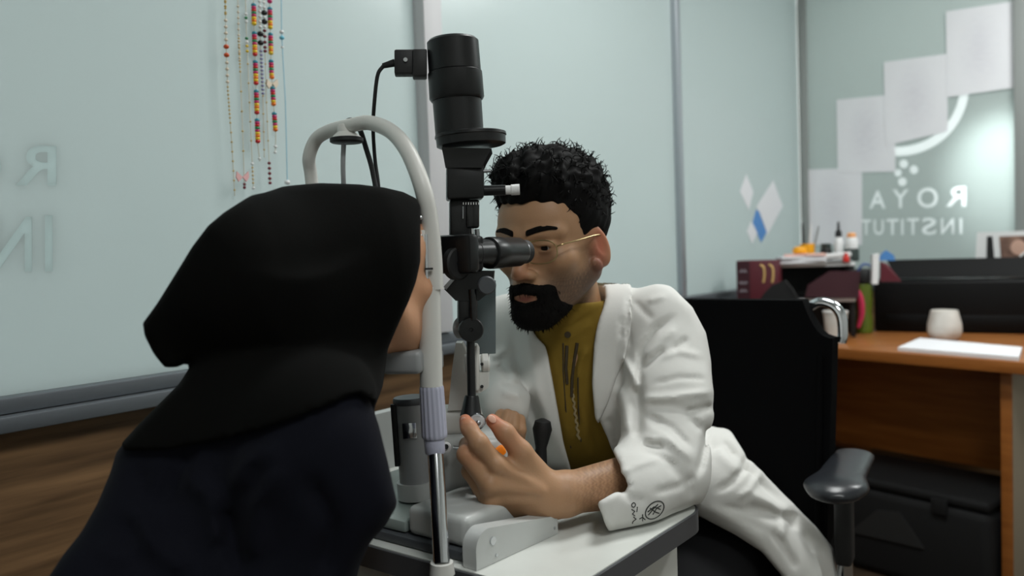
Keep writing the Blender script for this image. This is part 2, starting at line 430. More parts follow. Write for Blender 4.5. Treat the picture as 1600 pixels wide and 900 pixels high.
# ================================================================== the room
AX = (A, R, Z)                        # box axes along the room
S0, S1, T1, ZC = -2.6, S_END, 3.0, 2.65
fl = struct(MB().box(W((S0+S1)/2, T1/2, -0.05), (S1-S0+0.4, T1+0.4, 0.1), AX).build('floor', 'floor'))
ce = struct(MB().box(W((S0+S1)/2, T1/2, ZC+0.05), (S1-S0+0.4, T1+0.4, 0.1), AX).build('ceiling', 'ceiling'))
struct(MB().box(W((S0+S1)/2, T1+0.05, ZC/2), (S1-S0+0.2, 0.1, ZC), AX).build('wall_near', 'plaster'))
struct(MB().box(W(S0-0.05, T1/2, ZC/2), (0.1, T1+0.2, ZC), AX).build('wall_far_left', 'plaster'))
RZ = 0.915                            # top of the laminate dado
PANES = {}
def partition_left():
    w0 = struct(MB().box(W((S0+S1)/2, -0.03, RZ/2-0.01), (S1-S0, 0.02, RZ-0.02), AX).build('wall_left', 'blackmatt'))
    # laminate boards of the dado, one per bay and two high
    for s0, s1 in ((S0, -1.355), (-1.355, 0.042), (0.042, 1.355), (1.355, S1)):
        for z0, z1 in ((0.0, 0.40), (0.40, RZ)):
            MB().box(W((s0+s1)/2, -0.012, (z0+z1)/2), (s1-s0-0.004, 0.02, z1-z0-0.004), AX, 0.0015, 1).build('dado_panel', 'wood', w0)
    for z, t, h, d in ((RZ+0.0125, 0.004, 0.024, 0.06), (RZ+0.0375, -0.006, 0.024, 0.045)):
        MB().box(W((S0+S1)/2, t, z), (S1-S0, d, h), AX, 0.003, 2).build('sill_rail', 'rail', w0)
    for s0, s1 in ((S0, -1.355), (-1.355, 0.042), (0.042, 1.355), (1.355, S1)):
        pane = MB().box(W((s0+s1)/2, -0.012, (RZ+0.05+ZC)/2), (s1-s0-0.006, 0.010, ZC-RZ-0.05), AX).build('glass_pane', 'glass', w0); PANES['L%.2f' % s0] = pane
    MB().box(W(0.042, 0.002, (RZ+0.051+ZC)/2), (0.062, 0.05, ZC-RZ-0.053), AX, 0.003).build('mullion', 'whitepost', w0)
    for s in (-1.355, 1.355):
        MB().box(W(s, -0.002, (RZ+0.051+ZC)/2), (0.034, 0.03, ZC-RZ-0.053), AX, 0.003).build('mullion', 'alu', w0)
    return w0
WL = partition_left()
def partition_right():
    w0 = struct(MB().box(W(S1+0.03, T1/2, RZ/2-0.01), (0.02, T1, RZ-0.02), AX).build('wall_right', 'blackmatt'))
    for t0, t1 in ((0.0, 0.94), (0.94, 2.0), (2.0, T1)):
        MB().box(W(S1+0.012, (t0+t1)/2, RZ/2), (0.02, t1-t0-0.004, RZ-0.004), AX, 0.0015, 1).build('dado_panel', 'wood', w0)
        pane = MB().box(W(S1+0.012, (t0+t1)/2, (RZ+0.05+ZC)/2), (0.010, t1-t0-0.006, ZC-RZ-0.05), AX).build('glass_pane', 'glass_dim', w0); PANES['R%.2f' % t0] = pane
    MB().box(W(S1, T1/2, RZ+0.025), (0.05, T1, 0.05), AX, 0.003).build('sill_rail', 'rail', w0)
    TP = float(np.dot(on_right(1586, 300)-O, R))
    for t, wd in ((0.018, 0.036), (TP+0.04, 0.08), (2.0, 0.06)):
        MB().box(W(S1, t, (RZ+0.052+ZC)/2), (0.034, wd, ZC-RZ-0.054), AX, 0.003).build('mullion', 'post_grey', w0)
    return w0
WR = partition_right()
# the corridor beyond the end partition: wall and ceiling added to block light, and a spot lamp that brightens the glass
struct(MB().box(W(S1+1.3, T1/2-0.6, ZC/2), (0.1, T1+2.4, ZC), AX).build('light_block_wall', 'plaster'))
struct(MB().box(W(S1+0.7, T1/2-0.6, ZC+0.05), (1.3, T1+2.4, 0.1), AX).build('light_block_ceiling', 'ceiling'))
sp = bpy.data.lights.new('corridor_spot', 'SPOT'); sp.energy = 150; sp.spot_size = math.radians(50); sp.spot_blend = 1.0; sp.shadow_soft_size = 0.05; sp.color = (1, 1, 1)
so = bpy.data.objects.new('corridor_spot', sp); COL.objects.link(so)
tgt = on_right(1570, 262); so.location = Vector(tuple(tgt+A*0.55+Z*0.35)); so.rotation_euler = (Vector(tuple(tgt))-so.location).to_track_quat('-Z', 'Y').to_euler()

area('corridor_fill_light', W(S1+0.7, 0.5, 2.6), W(S1+0.7, 0.5, 0), 0.5, 20, (1, 1, 1), 0.5)  # unseen fill lamp, added to brighten the end glass from behind
# lettering cut in the film of the glass, read from behind
def glyph(ch, bold=0.012):
    cu = bpy.data.curves.new('glyph', 'FONT'); cu.body = ch; cu.size = 1.0; cu.offset = bold; cu.resolution_u = 4
    ob = bpy.data.objects.new('glyph', cu); me = ob.to_mesh()
    v = np.array([tuple(q.co) for q in me.vertices]); f = [tuple(p.vertices) for p in me.polygons]
    ob.to_mesh_clear(); bpy.data.objects.remove(ob); bpy.data.curves.remove(cu)
    return v, f
def solid(v, f, d):                   # close a flat outline into a solid along d
    bm = bmesh.new(); vs_ = [bm.verts.new(tuple(q)) for q in v]
    for q in f:
        try: bm.faces.new([vs_[i] for i in q])
        except ValueError: pass
    bmesh.ops.remove_doubles(bm, verts=bm.verts, dist=1e-6)
    g = bmesh.ops.extrude_face_region(bm, geom=list(bm.faces)); bmesh.ops.translate(bm, vec=Vector(tuple(d)), verts=[q for q in g['geom'] if isinstance(q, bmesh.types.BMVert)])
    bmesh.ops.recalc_face_normals(bm, faces=bm.faces); bm.verts.index_update()
    V = [tuple(q.co) for q in bm.verts]; F = [tuple(l.vert.index for l in fc.loops) for fc in bm.faces]; bm.free(); return np.array(V), F
CUT = {}
def inlay(key, name, v, f, d, m, parent):   # a letter set into the pane: the same outline is cut out of the glass
    d = np.asarray(d); cv, cfc = solid(v-d*0.7, f, d*2.4); CUT.setdefault(key, MB()).add(cv, cfc)
    lv, lf = solid(v, f, d); return link(name, lv, lf, m, parent)
def letter(key, ch, box, onp, d, m, parent, bold=0.012):
    x0, y0, x1, y1 = box; v, f = glyph(ch, bold); lo, hi = v.min(0), v.max(0)
    a, b, c = onp(x0, y1), onp(x1, y1), onp(x0, y0)
    u = 1-(v[:, 0]-lo[0])/(hi[0]-lo[0]); h = (v[:, 1]-lo[1])/(hi[1]-lo[1])
    return inlay(key, 'letter', a[None]+(b-a)[None]*u[:, None]+(c-a)[None]*h[:, None], f, d, m, parent)
def ring_px(key, cx, cy, r0, r1, t0, t1, onp, d, m, parent, name, n=28):
    V = []; F = []
    for i in range(n+1):
        t = math.radians(t0+(t1-t0)*i/n)
        for rr in (r0, r1): V.append(onp(cx+rr*math.cos(t), cy+rr*math.sin(t)))
    for i in range(n): F.append((2*i, 2*i+2, 2*i+3, 2*i+1))
    return inlay(key, name, np.array(V), F, d, m, parent)
def disc_px(key, cx, cy, r, onp, d, m, parent, name, n=16):
    V = np.array([onp(cx+r*math.cos(6.2832*i/n), cy+r*math.sin(6.2832*i/n)) for i in range(n)])
    return inlay(key, name, V, [tuple(range(n))], d, m, parent)
offR = lambda x, y: on_plane(x, y, O+A*(S_END+0.0072), A)
offL = lambda x, y: on_plane(x, y, O-R*0.0072, R)
dR, dL = A*0.0096, -R*0.0096
sg = thing('glass_lettering', 'white mirror-image lettering and ring emblem on the right-hand glass partition', 'lettering', on_right(1440, 370))
for ch, bx in (('R', (1477, 291, 1510, 323)), ('O', (1433, 293, 1466, 325)), ('Y', (1394, 296, 1420, 325)), ('A', (1358, 298, 1384, 326)),
               ('I', (1499, 341, 1504, 366)), ('N', (1470, 341, 1491, 366)), ('S', (1440, 340, 1463, 367)), ('T', (1417, 341, 1436, 367)), ('I', (1408, 342, 1412, 367)),
               ('T', (1385, 342, 1404, 367)), ('U', (1365, 343, 1381, 367)), ('T', (1346, 343, 1361, 367))):
    letter('R0.00', ch, bx, offR, dR, 'vinyl', sg, bold=0.02)
ring_px('R0.00', 1403, 132, 97, 112, -5, 118, offR, dR, 'vinyl', sg, 'ring_emblem')
for cx, cy, rr in ((1412, 256, 7), (1428, 265, 7), (1403, 270, 6), (1410, 284, 7)): disc_px('R0.00', cx, cy, rr, offR, dR, 'vinyl', sg, 'emblem_dot')
sl = thing('glass_lettering', 'faint mirror-image letters on the frosted glass at far left', 'lettering', on_left(60, 420))
for ch, bx in (('R', (24, 226, 88, 290)), ('O', (-62, 226, 2, 292)), ('I', (70, 336, 82, 424)), ('N', (-14, 336, 50, 424))):
    letter('L-1.35' if 'L-1.35' in PANES else 'L-1.36', ch, bx, offL, dL, 'vinyl_faint', sl, bold=0.015)
for key, mb in CUT.items():
    pane = PANES[key]; cut = mb.build('cutter', None); cut.location = Vector((0, 0, 0))
    md = pane.modifiers.new('cut', 'BOOLEAN'); md.operation = 'DIFFERENCE'; md.object = cut; md.solver = 'EXACT'
    bpy.context.view_layer.update(); dg = bpy.context.evaluated_depsgraph_get()
    me = bpy.data.meshes.new_from_object(pane.evaluated_get(dg)); pane.modifiers.clear(); pane.data = me; me.shade_flat()
    bpy.data.objects.remove(cut)

# paper sheets on the end partition
def sheet(name, onp, nin, corners, m, label, cat, th=0.0006, group=None):
    pts = [onp(*c) for c in corners]
    return tag(MB().prism(pts, nin*th).build(name, m), label, cat, group)
def sheet_mat(i):
    m = mat('printed_sheet_%d' % i, (236, 236, 240), 0.8); nt = m.node_tree; b = nt.nodes['Principled BSDF']
    tc = nt.nodes.new('ShaderNodeTexCoord'); n = nt.nodes.new('ShaderNodeTexNoise'); n.inputs['Scale'].default_value = 60; n.inputs['Detail'].default_value = 4
    mp = nt.nodes.new('ShaderNodeMapping'); mp.inputs['Scale'].default_value = (0.5, 0.5, 2.5)
    g = nt.nodes.new('ShaderNodeTexGradient'); g.gradient_type = 'SPHERICAL'
    mp2 = nt.nodes.new('ShaderNodeMapping'); mp2.vector_type = 'POINT'; mp2.inputs['Location'].default_value = (-0.9, -0.9, -0.9); mp2.inputs['Scale'].default_value = (1.8, 1.8, 1.8)
    nt.links.new(tc.outputs['Object'], mp.inputs['Vector']); nt.links.new(mp.outputs['Vector'], n.inputs['Vector'])
    nt.links.new(tc.outputs['Generated'], mp2.inputs['Vector']); nt.links.new(mp2.outputs['Vector'], g.inputs['Vector'])
    mu = nt.nodes.new('ShaderNodeMath'); mu.operation = 'MULTIPLY'; nt.links.new(n.outputs['Fac'], mu.inputs[0]); nt.links.new(g.outputs['Fac'], mu.inputs[1])
    r = nt.nodes.new('ShaderNodeValToRGB'); r.color_ramp.elements[0].position = 0.05; r.color_ramp.elements[1].position = 0.5
    r.color_ramp.elements[0].color = (*lin((236, 236, 240)), 1); r.color_ramp.elements[1].color = (*lin((224, 223, 229)), 1)
    nt.links.new(mu.outputs[0], r.inputs['Fac']); nt.links.new(r.outputs['Color'], b.inputs['Base Color'])
    M['sheet%d' % i] = m; return 'sheet%d' % i
onR = [lambda x, y, k=k: on_right(x, y, -0.004+0.0012*k) for k in range(5)]
for i, (cs, lb) in enumerate(((((1262, 265), (1347, 262), (1347, 383), (1262, 383)), 'lowest paper sheet on the glass, in the corner above the bottles'),
        (((1307, 156), (1399, 147), (1399, 268), (1309, 270)), 'second lowest paper sheet of the rising row on the glass'),
        (((1381, 97), (1480, 84), (1481, 205), (1384, 228)), 'third paper sheet of the rising row, touching the ring emblem'),
        (((1478, 18), (1584, 2), (1584, 137), (1480, 152)), 'topmost paper sheet on the glass beside the right post'))):
    sheet('paper_sheet', onR[i], -A, cs, sheet_mat(i), lb, 'paper', group='paper sheets on the glass')
onL = lambda x, y: on_left(x, y, -0.0066)
for cs, m, lb in ((((1166, 272), (1177, 300), (1170, 328), (1156, 299)), 'paper', 'small white diamond sticker highest on the glass'),
        (((1208, 282), (1223, 322), (1199, 367), (1182, 322)), 'paper', 'large white diamond sticker on the glass'),
        (((1181, 328), (1186, 330), (1198, 362), (1189, 379), (1176, 348)), 'blue', 'blue diamond sticker under the large white one'),
        (((1173, 346), (1184, 362), (1175, 381), (1167, 361)), 'paper', 'smallest white diamond sticker beside the blue one')):
    sheet('diamond_sticker', onL, R, cs, m, lb, 'sticker', 0.0008, 'diamond stickers on the glass')

# ================================================================== bead strands on the glass
BM = {}
def bead_mesh(r, key):
    if (round(r, 5), key) not in BM:
        b = MB().sphere((0, 0, 0), (r, r, r*0.8), 10, 6); me = bpy.data.meshes.new('bead'); me.from_pydata(b.v, [], b.f); me.shade_smooth()
        me.materials.append(bcol(key)); BM[(round(r, 5), key)] = me
    return BM[(round(r, 5), key)]
BC = {'red': (196, 40, 38), 'orange': (232, 120, 30), 'yellow': (228, 190, 40), 'green': (40, 130, 80), 'teal': (50, 130, 150), 'magenta': (190, 40, 100), 'blue': (50, 70, 150),
      'black': (24, 24, 26), 'white': (226, 226, 226), 'gold': (190, 160, 90), 'pale': (216, 200, 180), 'amber': (200, 80, 34), 'lilac': (130, 130, 170), 'wine': (110, 24, 40), 'pink': (220, 170, 170), 'sky': (110, 190, 214)}
def bcol(k):
    if 'bead_'+k not in M: M['bead_'+k] = mat('bead_'+k, BC[k], 0.3)
    return M['bead_'+k]
BT = 0.010
def strand(pl, label, beads, smallc='gold', small=None, strc=(200, 196, 180), end=None):
    pt = lambda x, y: on_left(x, y, BT)
    q = lambda y: float(np.interp(y, [p[1] for p in pl], [p[0] for p in pl]))
    t = thing('bead_strand', label, 'bead strand', pt(pl[-1][0], pl[-1][1]), 'bead strands hanging on the glass')
    key = 'string_%d' % (sum(strc)); 
    if key not in M: M[key] = mat(key, strc, 0.6)
    MB().tube([pt(pl[0][0]-6, -380)]+[pt(*p) for p in pl], 0.0009, 6).build('string', key, t)
    for y, r, c in beads:
        o = bpy.data.objects.new('bead', bead_mesh(r, c)); COL.objects.link(o); o.parent = t
        o.location = Vector(tuple(pt(q(y), y)-wloc(t)))
    if small:
        mb = MB()
        for y0, y1, st, r in small:
            y = y0
            while y < y1: mb.sphere(pt(q(y), y), (r, r, r*0.8), 6, 4); y += st
        o = mb.build('seed_bead', bcol(smallc), t); o['kind'] = 'stuff'
    return t, pt, q
def rainbow(ranges):
    cyc = ['teal', 'magenta', 'red', 'green', 'magenta', 'yellow', 'orange', 'yellow', 'red', 'orange']; out = []
    for y0, y1 in ranges:
        n = int((y1-y0)/4.1); 
        for i in range(n): out.append((y0+i*4.1, 0.0050, cyc[i % len(cyc)]))
    return out
strand([(351, -60), (353, 60), (356, 140), (362, 220), (367, 306)], 'leftmost bead strand, thin gold with two amber-red beads',
       [(73, .0052, 'amber'), (86, .0052, 'amber')]+[(y, .0034, 'pale') for y in (32, 42, 52, 62, 98, 108, 118, 128)]+[(y, .0026, 'gold') for y in (2, 10, 20)], 'gold', [(136, 190, 6, .0022), (192, 300, 15, .0022), (-50, 30, 9, .0024)])
t, pt, q = strand([(370, -60), (373, 60), (377, 150), (380, 230), (382, 296)], 'second bead strand from the left with a pink butterfly near its end',
       [(y, .0026, 'pale') for y in range(10, 100, 9)], 'gold', [(60, 110, 5, .0022), (112, 260, 31, .0024)])
for sx in (-1, 1):
    MB().prism([pt(378, 277), pt(378+9*sx, 268), pt(378+10*sx, 277), pt(378+6*sx, 284)], R*0.003).build('butterfly_wing', bcol('pink'), t)
for y in (288, 293): MB().sphere(pt(382, y), 0.003, 8, 5).build('bead', bcol('wine'), t)
strand([(382, -60), (385, 50), (389, 140), (393, 230), (396, 296)], 'third bead strand from the left, thin with pale green beads',
       [(y, .0032, c) for y, c in ((22, 'white'), (28, 'green'), (34, 'white'), (60, 'green'), (66, 'white'), (72, 'yellow'), (80, 'yellow'), (256, 'white'), (294, 'white'))], 'gold', [(100, 250, 30, .0022), (262, 290, 6, .0022)])
strand([(395, -60), (397, 40), (400, 130), (403, 226), (406, 252)], 'left rainbow bead strand ending beside the white strands', rainbow([(-250, -214), (-200, -164), (-150, -112), (-96, -60), (-44, -6), (8, 44), (52, 90), (97, 134), (143, 180), (188, 226)])+[(248, .0032, 'white')])
strand([(404, -60), (407, 60), (411, 150), (413, 246)], 'black and lilac bead strand behind the left rainbow strand', [(53, .0062, 'black'), (67, .0062, 'black')]+[(y, .0034, 'white') for y in range(2, 46, 8)]+[(y, .0030, 'lilac') for y in range(80, 148, 6)], 'gold', [(150, 245, 28, .002)])
strand([(411, -60), (413, 30), (416, 150), (420, 240), (422, 288)], 'silver and black bead strand ending in wine-red beads', [(20, .0062, 'black'), (34, .0062, 'black')]+[(y, .0034, 'white') for y in (4, 12, 27, 42)]+[(y, .0036, 'wine') for y in (48, 57, 66, 74, 80, 255, 263, 271, 279, 286)], 'gold', [(100, 250, 30, .002)])
t, pt, q = strand([(420, -60), (422, 30), (424, 110), (428, 170), (431, 212), (430, 240)], 'right rainbow bead strand with a pale butterfly at its middle', rainbow([(-240, -204), (-190, -154), (-140, -102), (-90, -54), (-40, -12), (-2, 10), (14, 48), (54, 90), (96, 128), (138, 170), (178, 210)])+[(229, .0036, 'greyish' if False else 'white'), (238, .0032, 'white')])
for sx in (-1, 1): MB().prism([pt(424, 131), pt(424+8*sx, 124), pt(424+9*sx, 133), pt(424+5*sx, 139)], R*0.004).build('butterfly_wing', bcol('pale'), t)
strand([(439, -60), (440, 50), (442, 90), (446, 160), (449, 286)], 'light blue cord with a white and blue bead, rightmost hanging strand', [(50, .0046, 'white'), (59, .0050, 'sky'), (74, .0030, 'white'), (285, .0058, 'white')], 'sky', None, (140, 188, 210))

# ================================================================== desk
DE = nrm(np.array([-0.60, 0.80, 0]))  # along the front edge, right to left
DD = nrm(np.array([0.80, 0.60, 0]))   # depth
DZ = 0.775; DC = P(1599, 571, 2.38); DC[2] = DZ
def D(e, d, z): return np.array([DC[0], DC[1], 0])+DE*e+DD*d+Z*z
DAX = (DE, DD, Z)
dk = thing('office_desk', 'brown wooden office desk behind the black swivel chair', 'desk', D(0.5, 0.3, 0))
MB().box(D(0.49, 0.40, DZ-0.014), (1.02, 0.80, 0.028), DAX, 0.002).build('desk_top', 'desk_top', dk)
MB().box(D(0.49, 0.0015, DZ-0.017), (1.02, 0.006, 0.036), DAX, 0.0015).build('front_edge', 'desk', dk)
MB().box(D(0.07, 0.42, (DZ-0.028)/2), (0.03, 0.72, DZ-0.029), DAX, 0.002).build('end_panel', 'deskside', dk)
MB().box(D(0.07, 0.058, (DZ-0.028)/2), (0.032, 0.006, DZ-0.029), DAX, 0.001).build('panel_edge', 'desk', dk)
MB().box(D(0.93, 0.42, (DZ-0.028)/2), (0.03, 0.72, DZ-0.029), DAX, 0.002).build('end_panel', 'desk', dk)
MB().box(D(0.50, 0.40, DZ-0.028-0.205), (0.828, 0.02, 0.41), DAX, 0.002).build('modesty_panel', 'desk', dk)
DT = DZ+0.0006
def on_desk(px, py, z=DT): return on_z(px, py, z)
# white keyboard-like slab
pad = [on_desk(1403, 548), on_desk(1437, 533), on_desk(1597, 548), on_desk(1592, 564)]
tag(MB().prism([p+Z*0.0 for p in pad], Z*0.012).build('writing_pad', 'paper'), 'flat white writing pad lying at the front of the desk', 'pad')
# white pot
pc = on_desk(1476, 531); k = pc[1]/FPX
pr = [(0.0195, 0), (0.042, 0.002), (0.052, 0.012), (0.0575, 0.032), (0.0565, 0.058), (0.049, 0.09), (0.045, 0.108), (0.041, 0.109), (0.041, 0.098), (0.001, 0.096)]
tag(MB().lathe(pr, pc, Z, 40).build('ceramic_pot', 'ceramic'), 'rounded white ceramic pot on the desk before the black printer', 'pot')
# black printer with raised lid
pl_, pr_ = on_desk(1366, 518), on_desk(1640, 523)
ex = nrm(pr_-pl_); ey = nrm(np.cross(Z, ex)); 
if ey[1] < 0: ey = -ey
L = np.linalg.norm(pr_-pl_); prn = thing('printer', 'large black printer at the back of the desk', 'printer', (pl_+pr_)/2)
pax = (ex, ey, Z); mid = (pl_+pr_)/2
MB().box(mid+ey*0.16+Z*0.1025, (L, 0.32, 0.205), pax, 0.012, 3).build('body', 'printer', prn)
MB().box(mid+ey*0.005+Z*0.045, (L*0.86, 0.016, 0.05), pax, 0.004).build('paper_tray', 'printer', prn)
MB().box(mid+ey*0.12+Z*0.2095, (L*0.94, 0.2, 0.008), pax, 0.003).build('glass_bed', 'blackgloss', prn)
q0 = mid+ey*0.22+Z*0.206; lidv = nrm(Z*0.9+ey*0.42); lidn = nrm(np.cross(ex, lidv))
MB().prism([q0-ex*L*0.40, q0+ex*L*0.42, q0+ex*L*0.46+lidv*0.080, q0-ex*L*0.46+lidv*0.080], lidn*0.014).build('lid', 'printer', prn)
# picture card standing on the printer
yc = (mid+ey*0.29)[1]+0.02; c0 = P(1522, 407, yc+0.03); cx = nrm(ex*np.array([1, 1, 0])); cz = np.array([0, 0, 1.0]); cn = nrm(np.cross(cx, cz))
if cn[1] > 0: cn = -cn
cb = max(c0[2]-(DT+0.2065), 0.0)
pc_ = thing('picture_card', 'white framed portrait photograph standing behind the printer', 'picture', c0)
MB().prism([c0-cz*cb, c0+cx*0.26-cz*cb, c0+cx*0.26+cz*0.118, c0+cx*0.012+cz*0.118], -cn*0.008).build('card', 'whiteplastic', pc_)
MB().prism([c0+cx*0.045+cn*0.0004, c0+cx*0.075+cn*0.0004, c0+cx*0.068+cz*0.100+cn*0.0004, c0+cx*0.048+cz*0.100+cn*0.0004], cn*0.001).build('dark_panel', 'blackmatt', pc_)
MB().prism([c0+cx*0.098+cz*0.004+cn*0.0004, c0+cx*0.25+cz*0.004+cn*0.0004, c0+cx*0.25+cz*0.098+cn*0.0004, c0+cx*0.092+cz*0.098+cn*0.0004], cn*0.001).build('photograph', 'skinpic', pc_)
MB().sphere(c0+cx*0.16+cz*0.05+cn*0.0016, (0.028, 0.032, 0.001), 16, 8, (cx, cz, cn)).build('printed_face', mat('photo_face', (196, 158, 140), 0.5), pc_)
MB().tube([c0+cx*0.165+cz*0.012+cn*0.003, c0+cx*0.20+cz*0.045+cn*0.003, c0+cx*0.225+cz*0.078+cn*0.003], 0.004, 8).build('printed_band', 'whiteplastic', pc_)
# green bottle with pink strap
g0 = on_desk(1350, 520)
gb = thing('water_bottle', 'green water bottle with black cap standing left of the printer', 'bottle', g0)
MB().lathe([(0.030, 0), (0.033, 0.004), (0.033, 0.06), (0.029, 0.085), (0.033, 0.11), (0.033, 0.185), (0.028, 0.20), (0.024, 0.202)], g0, Z, 24).build('bottle_body', 'green', gb)
MB().lathe([(0.034, 0), (0.036, 0.006), (0.035, 0.045), (0.028, 0.055), (0.010, 0.057)], g0+Z*0.203, Z, 24).build('bottle_cap', 'blackmatt', gb)
MB().tube(spl([g0+Z*0.245+np.array([-0.03, -0.015, 0]), g0+Z*0.275+np.array([-0.01, -0.02, 0]), g0+Z*0.27+np.array([0.02, -0.02, 0]), g0+Z*0.24+np.array([0.036, -0.012, 0])]), 0.005, 8).build('carry_loop', mat('loop_blue', (70, 96, 150), 0.5), gb)
gs = nrm(g0*np.array([1, 1, 0]))*-1
sp_ = [P(1334, 447, g0[1]-0.05), P(1340, 456, g0[1]-0.055), P(1345, 470, g0[1]-0.055), P(1346, 492, g0[1]-0.05), P(1341, 512, g0[1]-0.045)]
MB().tube(spl(sp_, 6), [0.007+0.006*math.sin(math.pi*i/24) for i in range(25)], 10).build('wrist_strap', 'pink', gb)
# white mug behind the chair
m0 = on_desk(1306, 536); mg = thing('paper_cup', 'tall white cup beside the chair chrome at the desk front', 'cup', m0)
MB().lathe([(0.030, 0), (0.032, 0.002), (0.043, 0.118), (0.040, 0.118), (0.030, 0.01), (0.001, 0.008)], m0, Z, 28).build('cup_body', 'ceramic', mg)
MB().lathe([(0.0435, 0.112), (0.0452, 0.1155), (0.0435, 0.119)], m0, Z, 28, False).build('cup_rim', 'whiteplastic', mg)

# tray organizer at the desk's left end, with everything on it
og0 = P(1272, 470, 3.20); OGX = nrm(np.array([0.955, -0.30, 0])); OGY = nrm(np.cross(Z, OGX)); OAX = (OGX, OGY, Z)
zt = P(1300, 412, 3.2)[2]; zm = P(1300, 467, 3.2)[2]
og = thing('desk_organizer', 'black two-tier letter tray with pale shelf edges on the desk', 'organizer', np.array([og0[0], og0[1], DT]))
oc = np.array([og0[0], og0[1], 0])
for zz in (zm, zt):
    MB().box(oc+OGY*0.09+Z*(zz-0.004), (0.30, 0.20, 0.008), OAX, 0.002).build('tray_shelf', 'idark', og)
    MB().box(oc-OGY*0.012+Z*(zz-0.002), (0.30, 0.006, 0.014), OAX, 0.002).build('shelf_edge', 'whiteplastic', og)
for sx in (-1, 1):
    for dy in (0.005, 0.175):
        MB().box(oc+OGX*(0.14*sx)+OGY*dy+Z*((DT+zt-0.009)/2), (0.018, 0.014, zt-0.009-DT), OAX, 0.002).build('upright', 'blackmatt', og)
MB().box(oc+OGY*0.196+Z*((DT+zt-0.01)/2), (0.29, 0.008, zt-0.012-DT), OAX, 0.001).build('back_panel', 'blackmatt', og)
# dark folder leaning in the upper tray
tag(MB().prism([P(1258, 464, 3.17), P(1342, 466, 3.12), P(1344, 424, 3.12), P(1296, 424, 3.15), P(1262, 446, 3.17)], np.array([0.02, 0.05, 0])).build('folder', 'maroon2'), 'dark maroon folder leaning inside the upper letter tray', 'folder')
def at_top(px, Y=3.22): p = P(px, 410, Y); p[2] = zt+0.0055; return p
# paper pile
pp = at_top(1252, 3.2)
for i, (dx, rz, ln) in enumerate(((0, 0.1, 0.17), (0.008, -0.05, 0.165), (-0.006, 0.2, 0.16), (0.012, 0.02, 0.15))):
    ax = (nrm(OGX*math.cos(rz)+OGY*math.sin(rz)), nrm(-OGX*math.sin(rz)+OGY*math.cos(rz)), Z)
    lb = ['bottom white booklet of the pile on the letter tray', 'second white booklet from the bottom on the letter tray', 'third white booklet of the pile on the letter tray', 'pink booklet lying on top of the white pile'][i]
    tag(MB().box(pp+OGX*dx+Z*(0.005+i*0.0092), (ln, 0.11, 0.009), ax, 0.001).build('booklet', 'pinkpaper' if i == 3 else 'paper'), lb, 'booklet', 'booklets on the letter tray')
o0 = pp+Z*0.0375+OGX*(-0.005)
tag(MB().lathe([(0.018, 0), (0.026, 0.004), (0.027, 0.014), (0.022, 0.024), (0.012, 0.028), (0.002, 0.029)], o0, Z, 20).build('tape_roll', 'yellow'), 'round amber yellow tape holder on the booklet pile', 'tape holder')
b0 = at_top(1300, 3.17)
gbx = thing('stapler', 'grey and white stapler lying on the letter tray', 'stapler', b0)
MB().box(b0+Z*0.006, (0.14, 0.034, 0.012), OAX, 0.004).build('stapler_base', 'igrey', gbx)
MB().box(b0+Z*0.026+OGX*0.002, (0.135, 0.030, 0.020), (nrm(OGX+Z*0.06), OGY, nrm(Z-OGX*0.06)), 0.006).build('stapler_arm', 'whiteplastic', gbx)
r0 = at_top(1322, 3.14)
tag(MB().lathe([(0.010, 0), (0.012, 0.002), (0.012, 0.018), (0.007, 0.024), (0.007, 0.034), (0.002, 0.036)], r0, Z, 16).build('small_bottle', 'red'), 'tiny red bottle at the front of the letter tray', 'bottle')
j0 = at_top(1291, 3.30); jr = thing('ink_jar', 'small black jar standing behind the stapler', 'jar', j0)
MB().lathe([(0.020, 0), (0.022, 0.003), (0.022, 0.05), (0.018, 0.056)], j0, Z, 20).build('jar_body', 'blackmatt', jr)
MB().lathe([(0.019, 0.0565), (0.020, 0.058), (0.020, 0.072), (0.018, 0.074)], j0, Z, 20).build('jar_lid', 'darkgreen', jr)
j1 = at_top(1311, 3.28); pb_ = thing('pump_bottle', 'clear white bottle with a tall black nozzle', 'bottle', j1)
MB().lathe([(0.016, 0), (0.019, 0.004), (0.019, 0.075), (0.012, 0.095), (0.010, 0.098)], j1, Z, 20).build('bottle_body', 'whiteplastic', pb_)
MB().lathe([(0.0125, 0.0985), (0.0125, 0.118), (0.006, 0.128), (0.004, 0.158), (0.002, 0.16)], j1, Z, 16).build('nozzle', 'blackmatt', pb_)
j2 = at_top(1331, 3.26); ob = thing('lotion_bottle', 'white bottle with orange cap beside the nozzle bottle', 'bottle', j2)
MB().lathe([(0.024, 0), (0.028, 0.004), (0.028, 0.046), (0.026, 0.05)], j2, Z, 20).build('label_band', 'darkgreen', ob)
MB().lathe([(0.024, 0.0505), (0.024, 0.085), (0.018, 0.094)], j2, Z, 20).build('bottle_body', 'whiteplastic', ob)
MB().lathe([(0.017, 0.0945), (0.017, 0.108), (0.012, 0.113)], j2, Z, 20).build('bottle_cap', mat('pale_orange', (240, 170, 110), 0.4), ob)
h0 = at_top(1262, 3.30); ph = thing('pen_holder', 'white cup holding pens by the glass corner', 'pen holder', h0)
MB().lathe([(0.024, 0), (0.026, 0.002), (0.028, 0.075), (0.025, 0.075), (0.023, 0.006), (0.001, 0.005)], h0, Z, 20).build('holder_cup', 'yellow', ph)
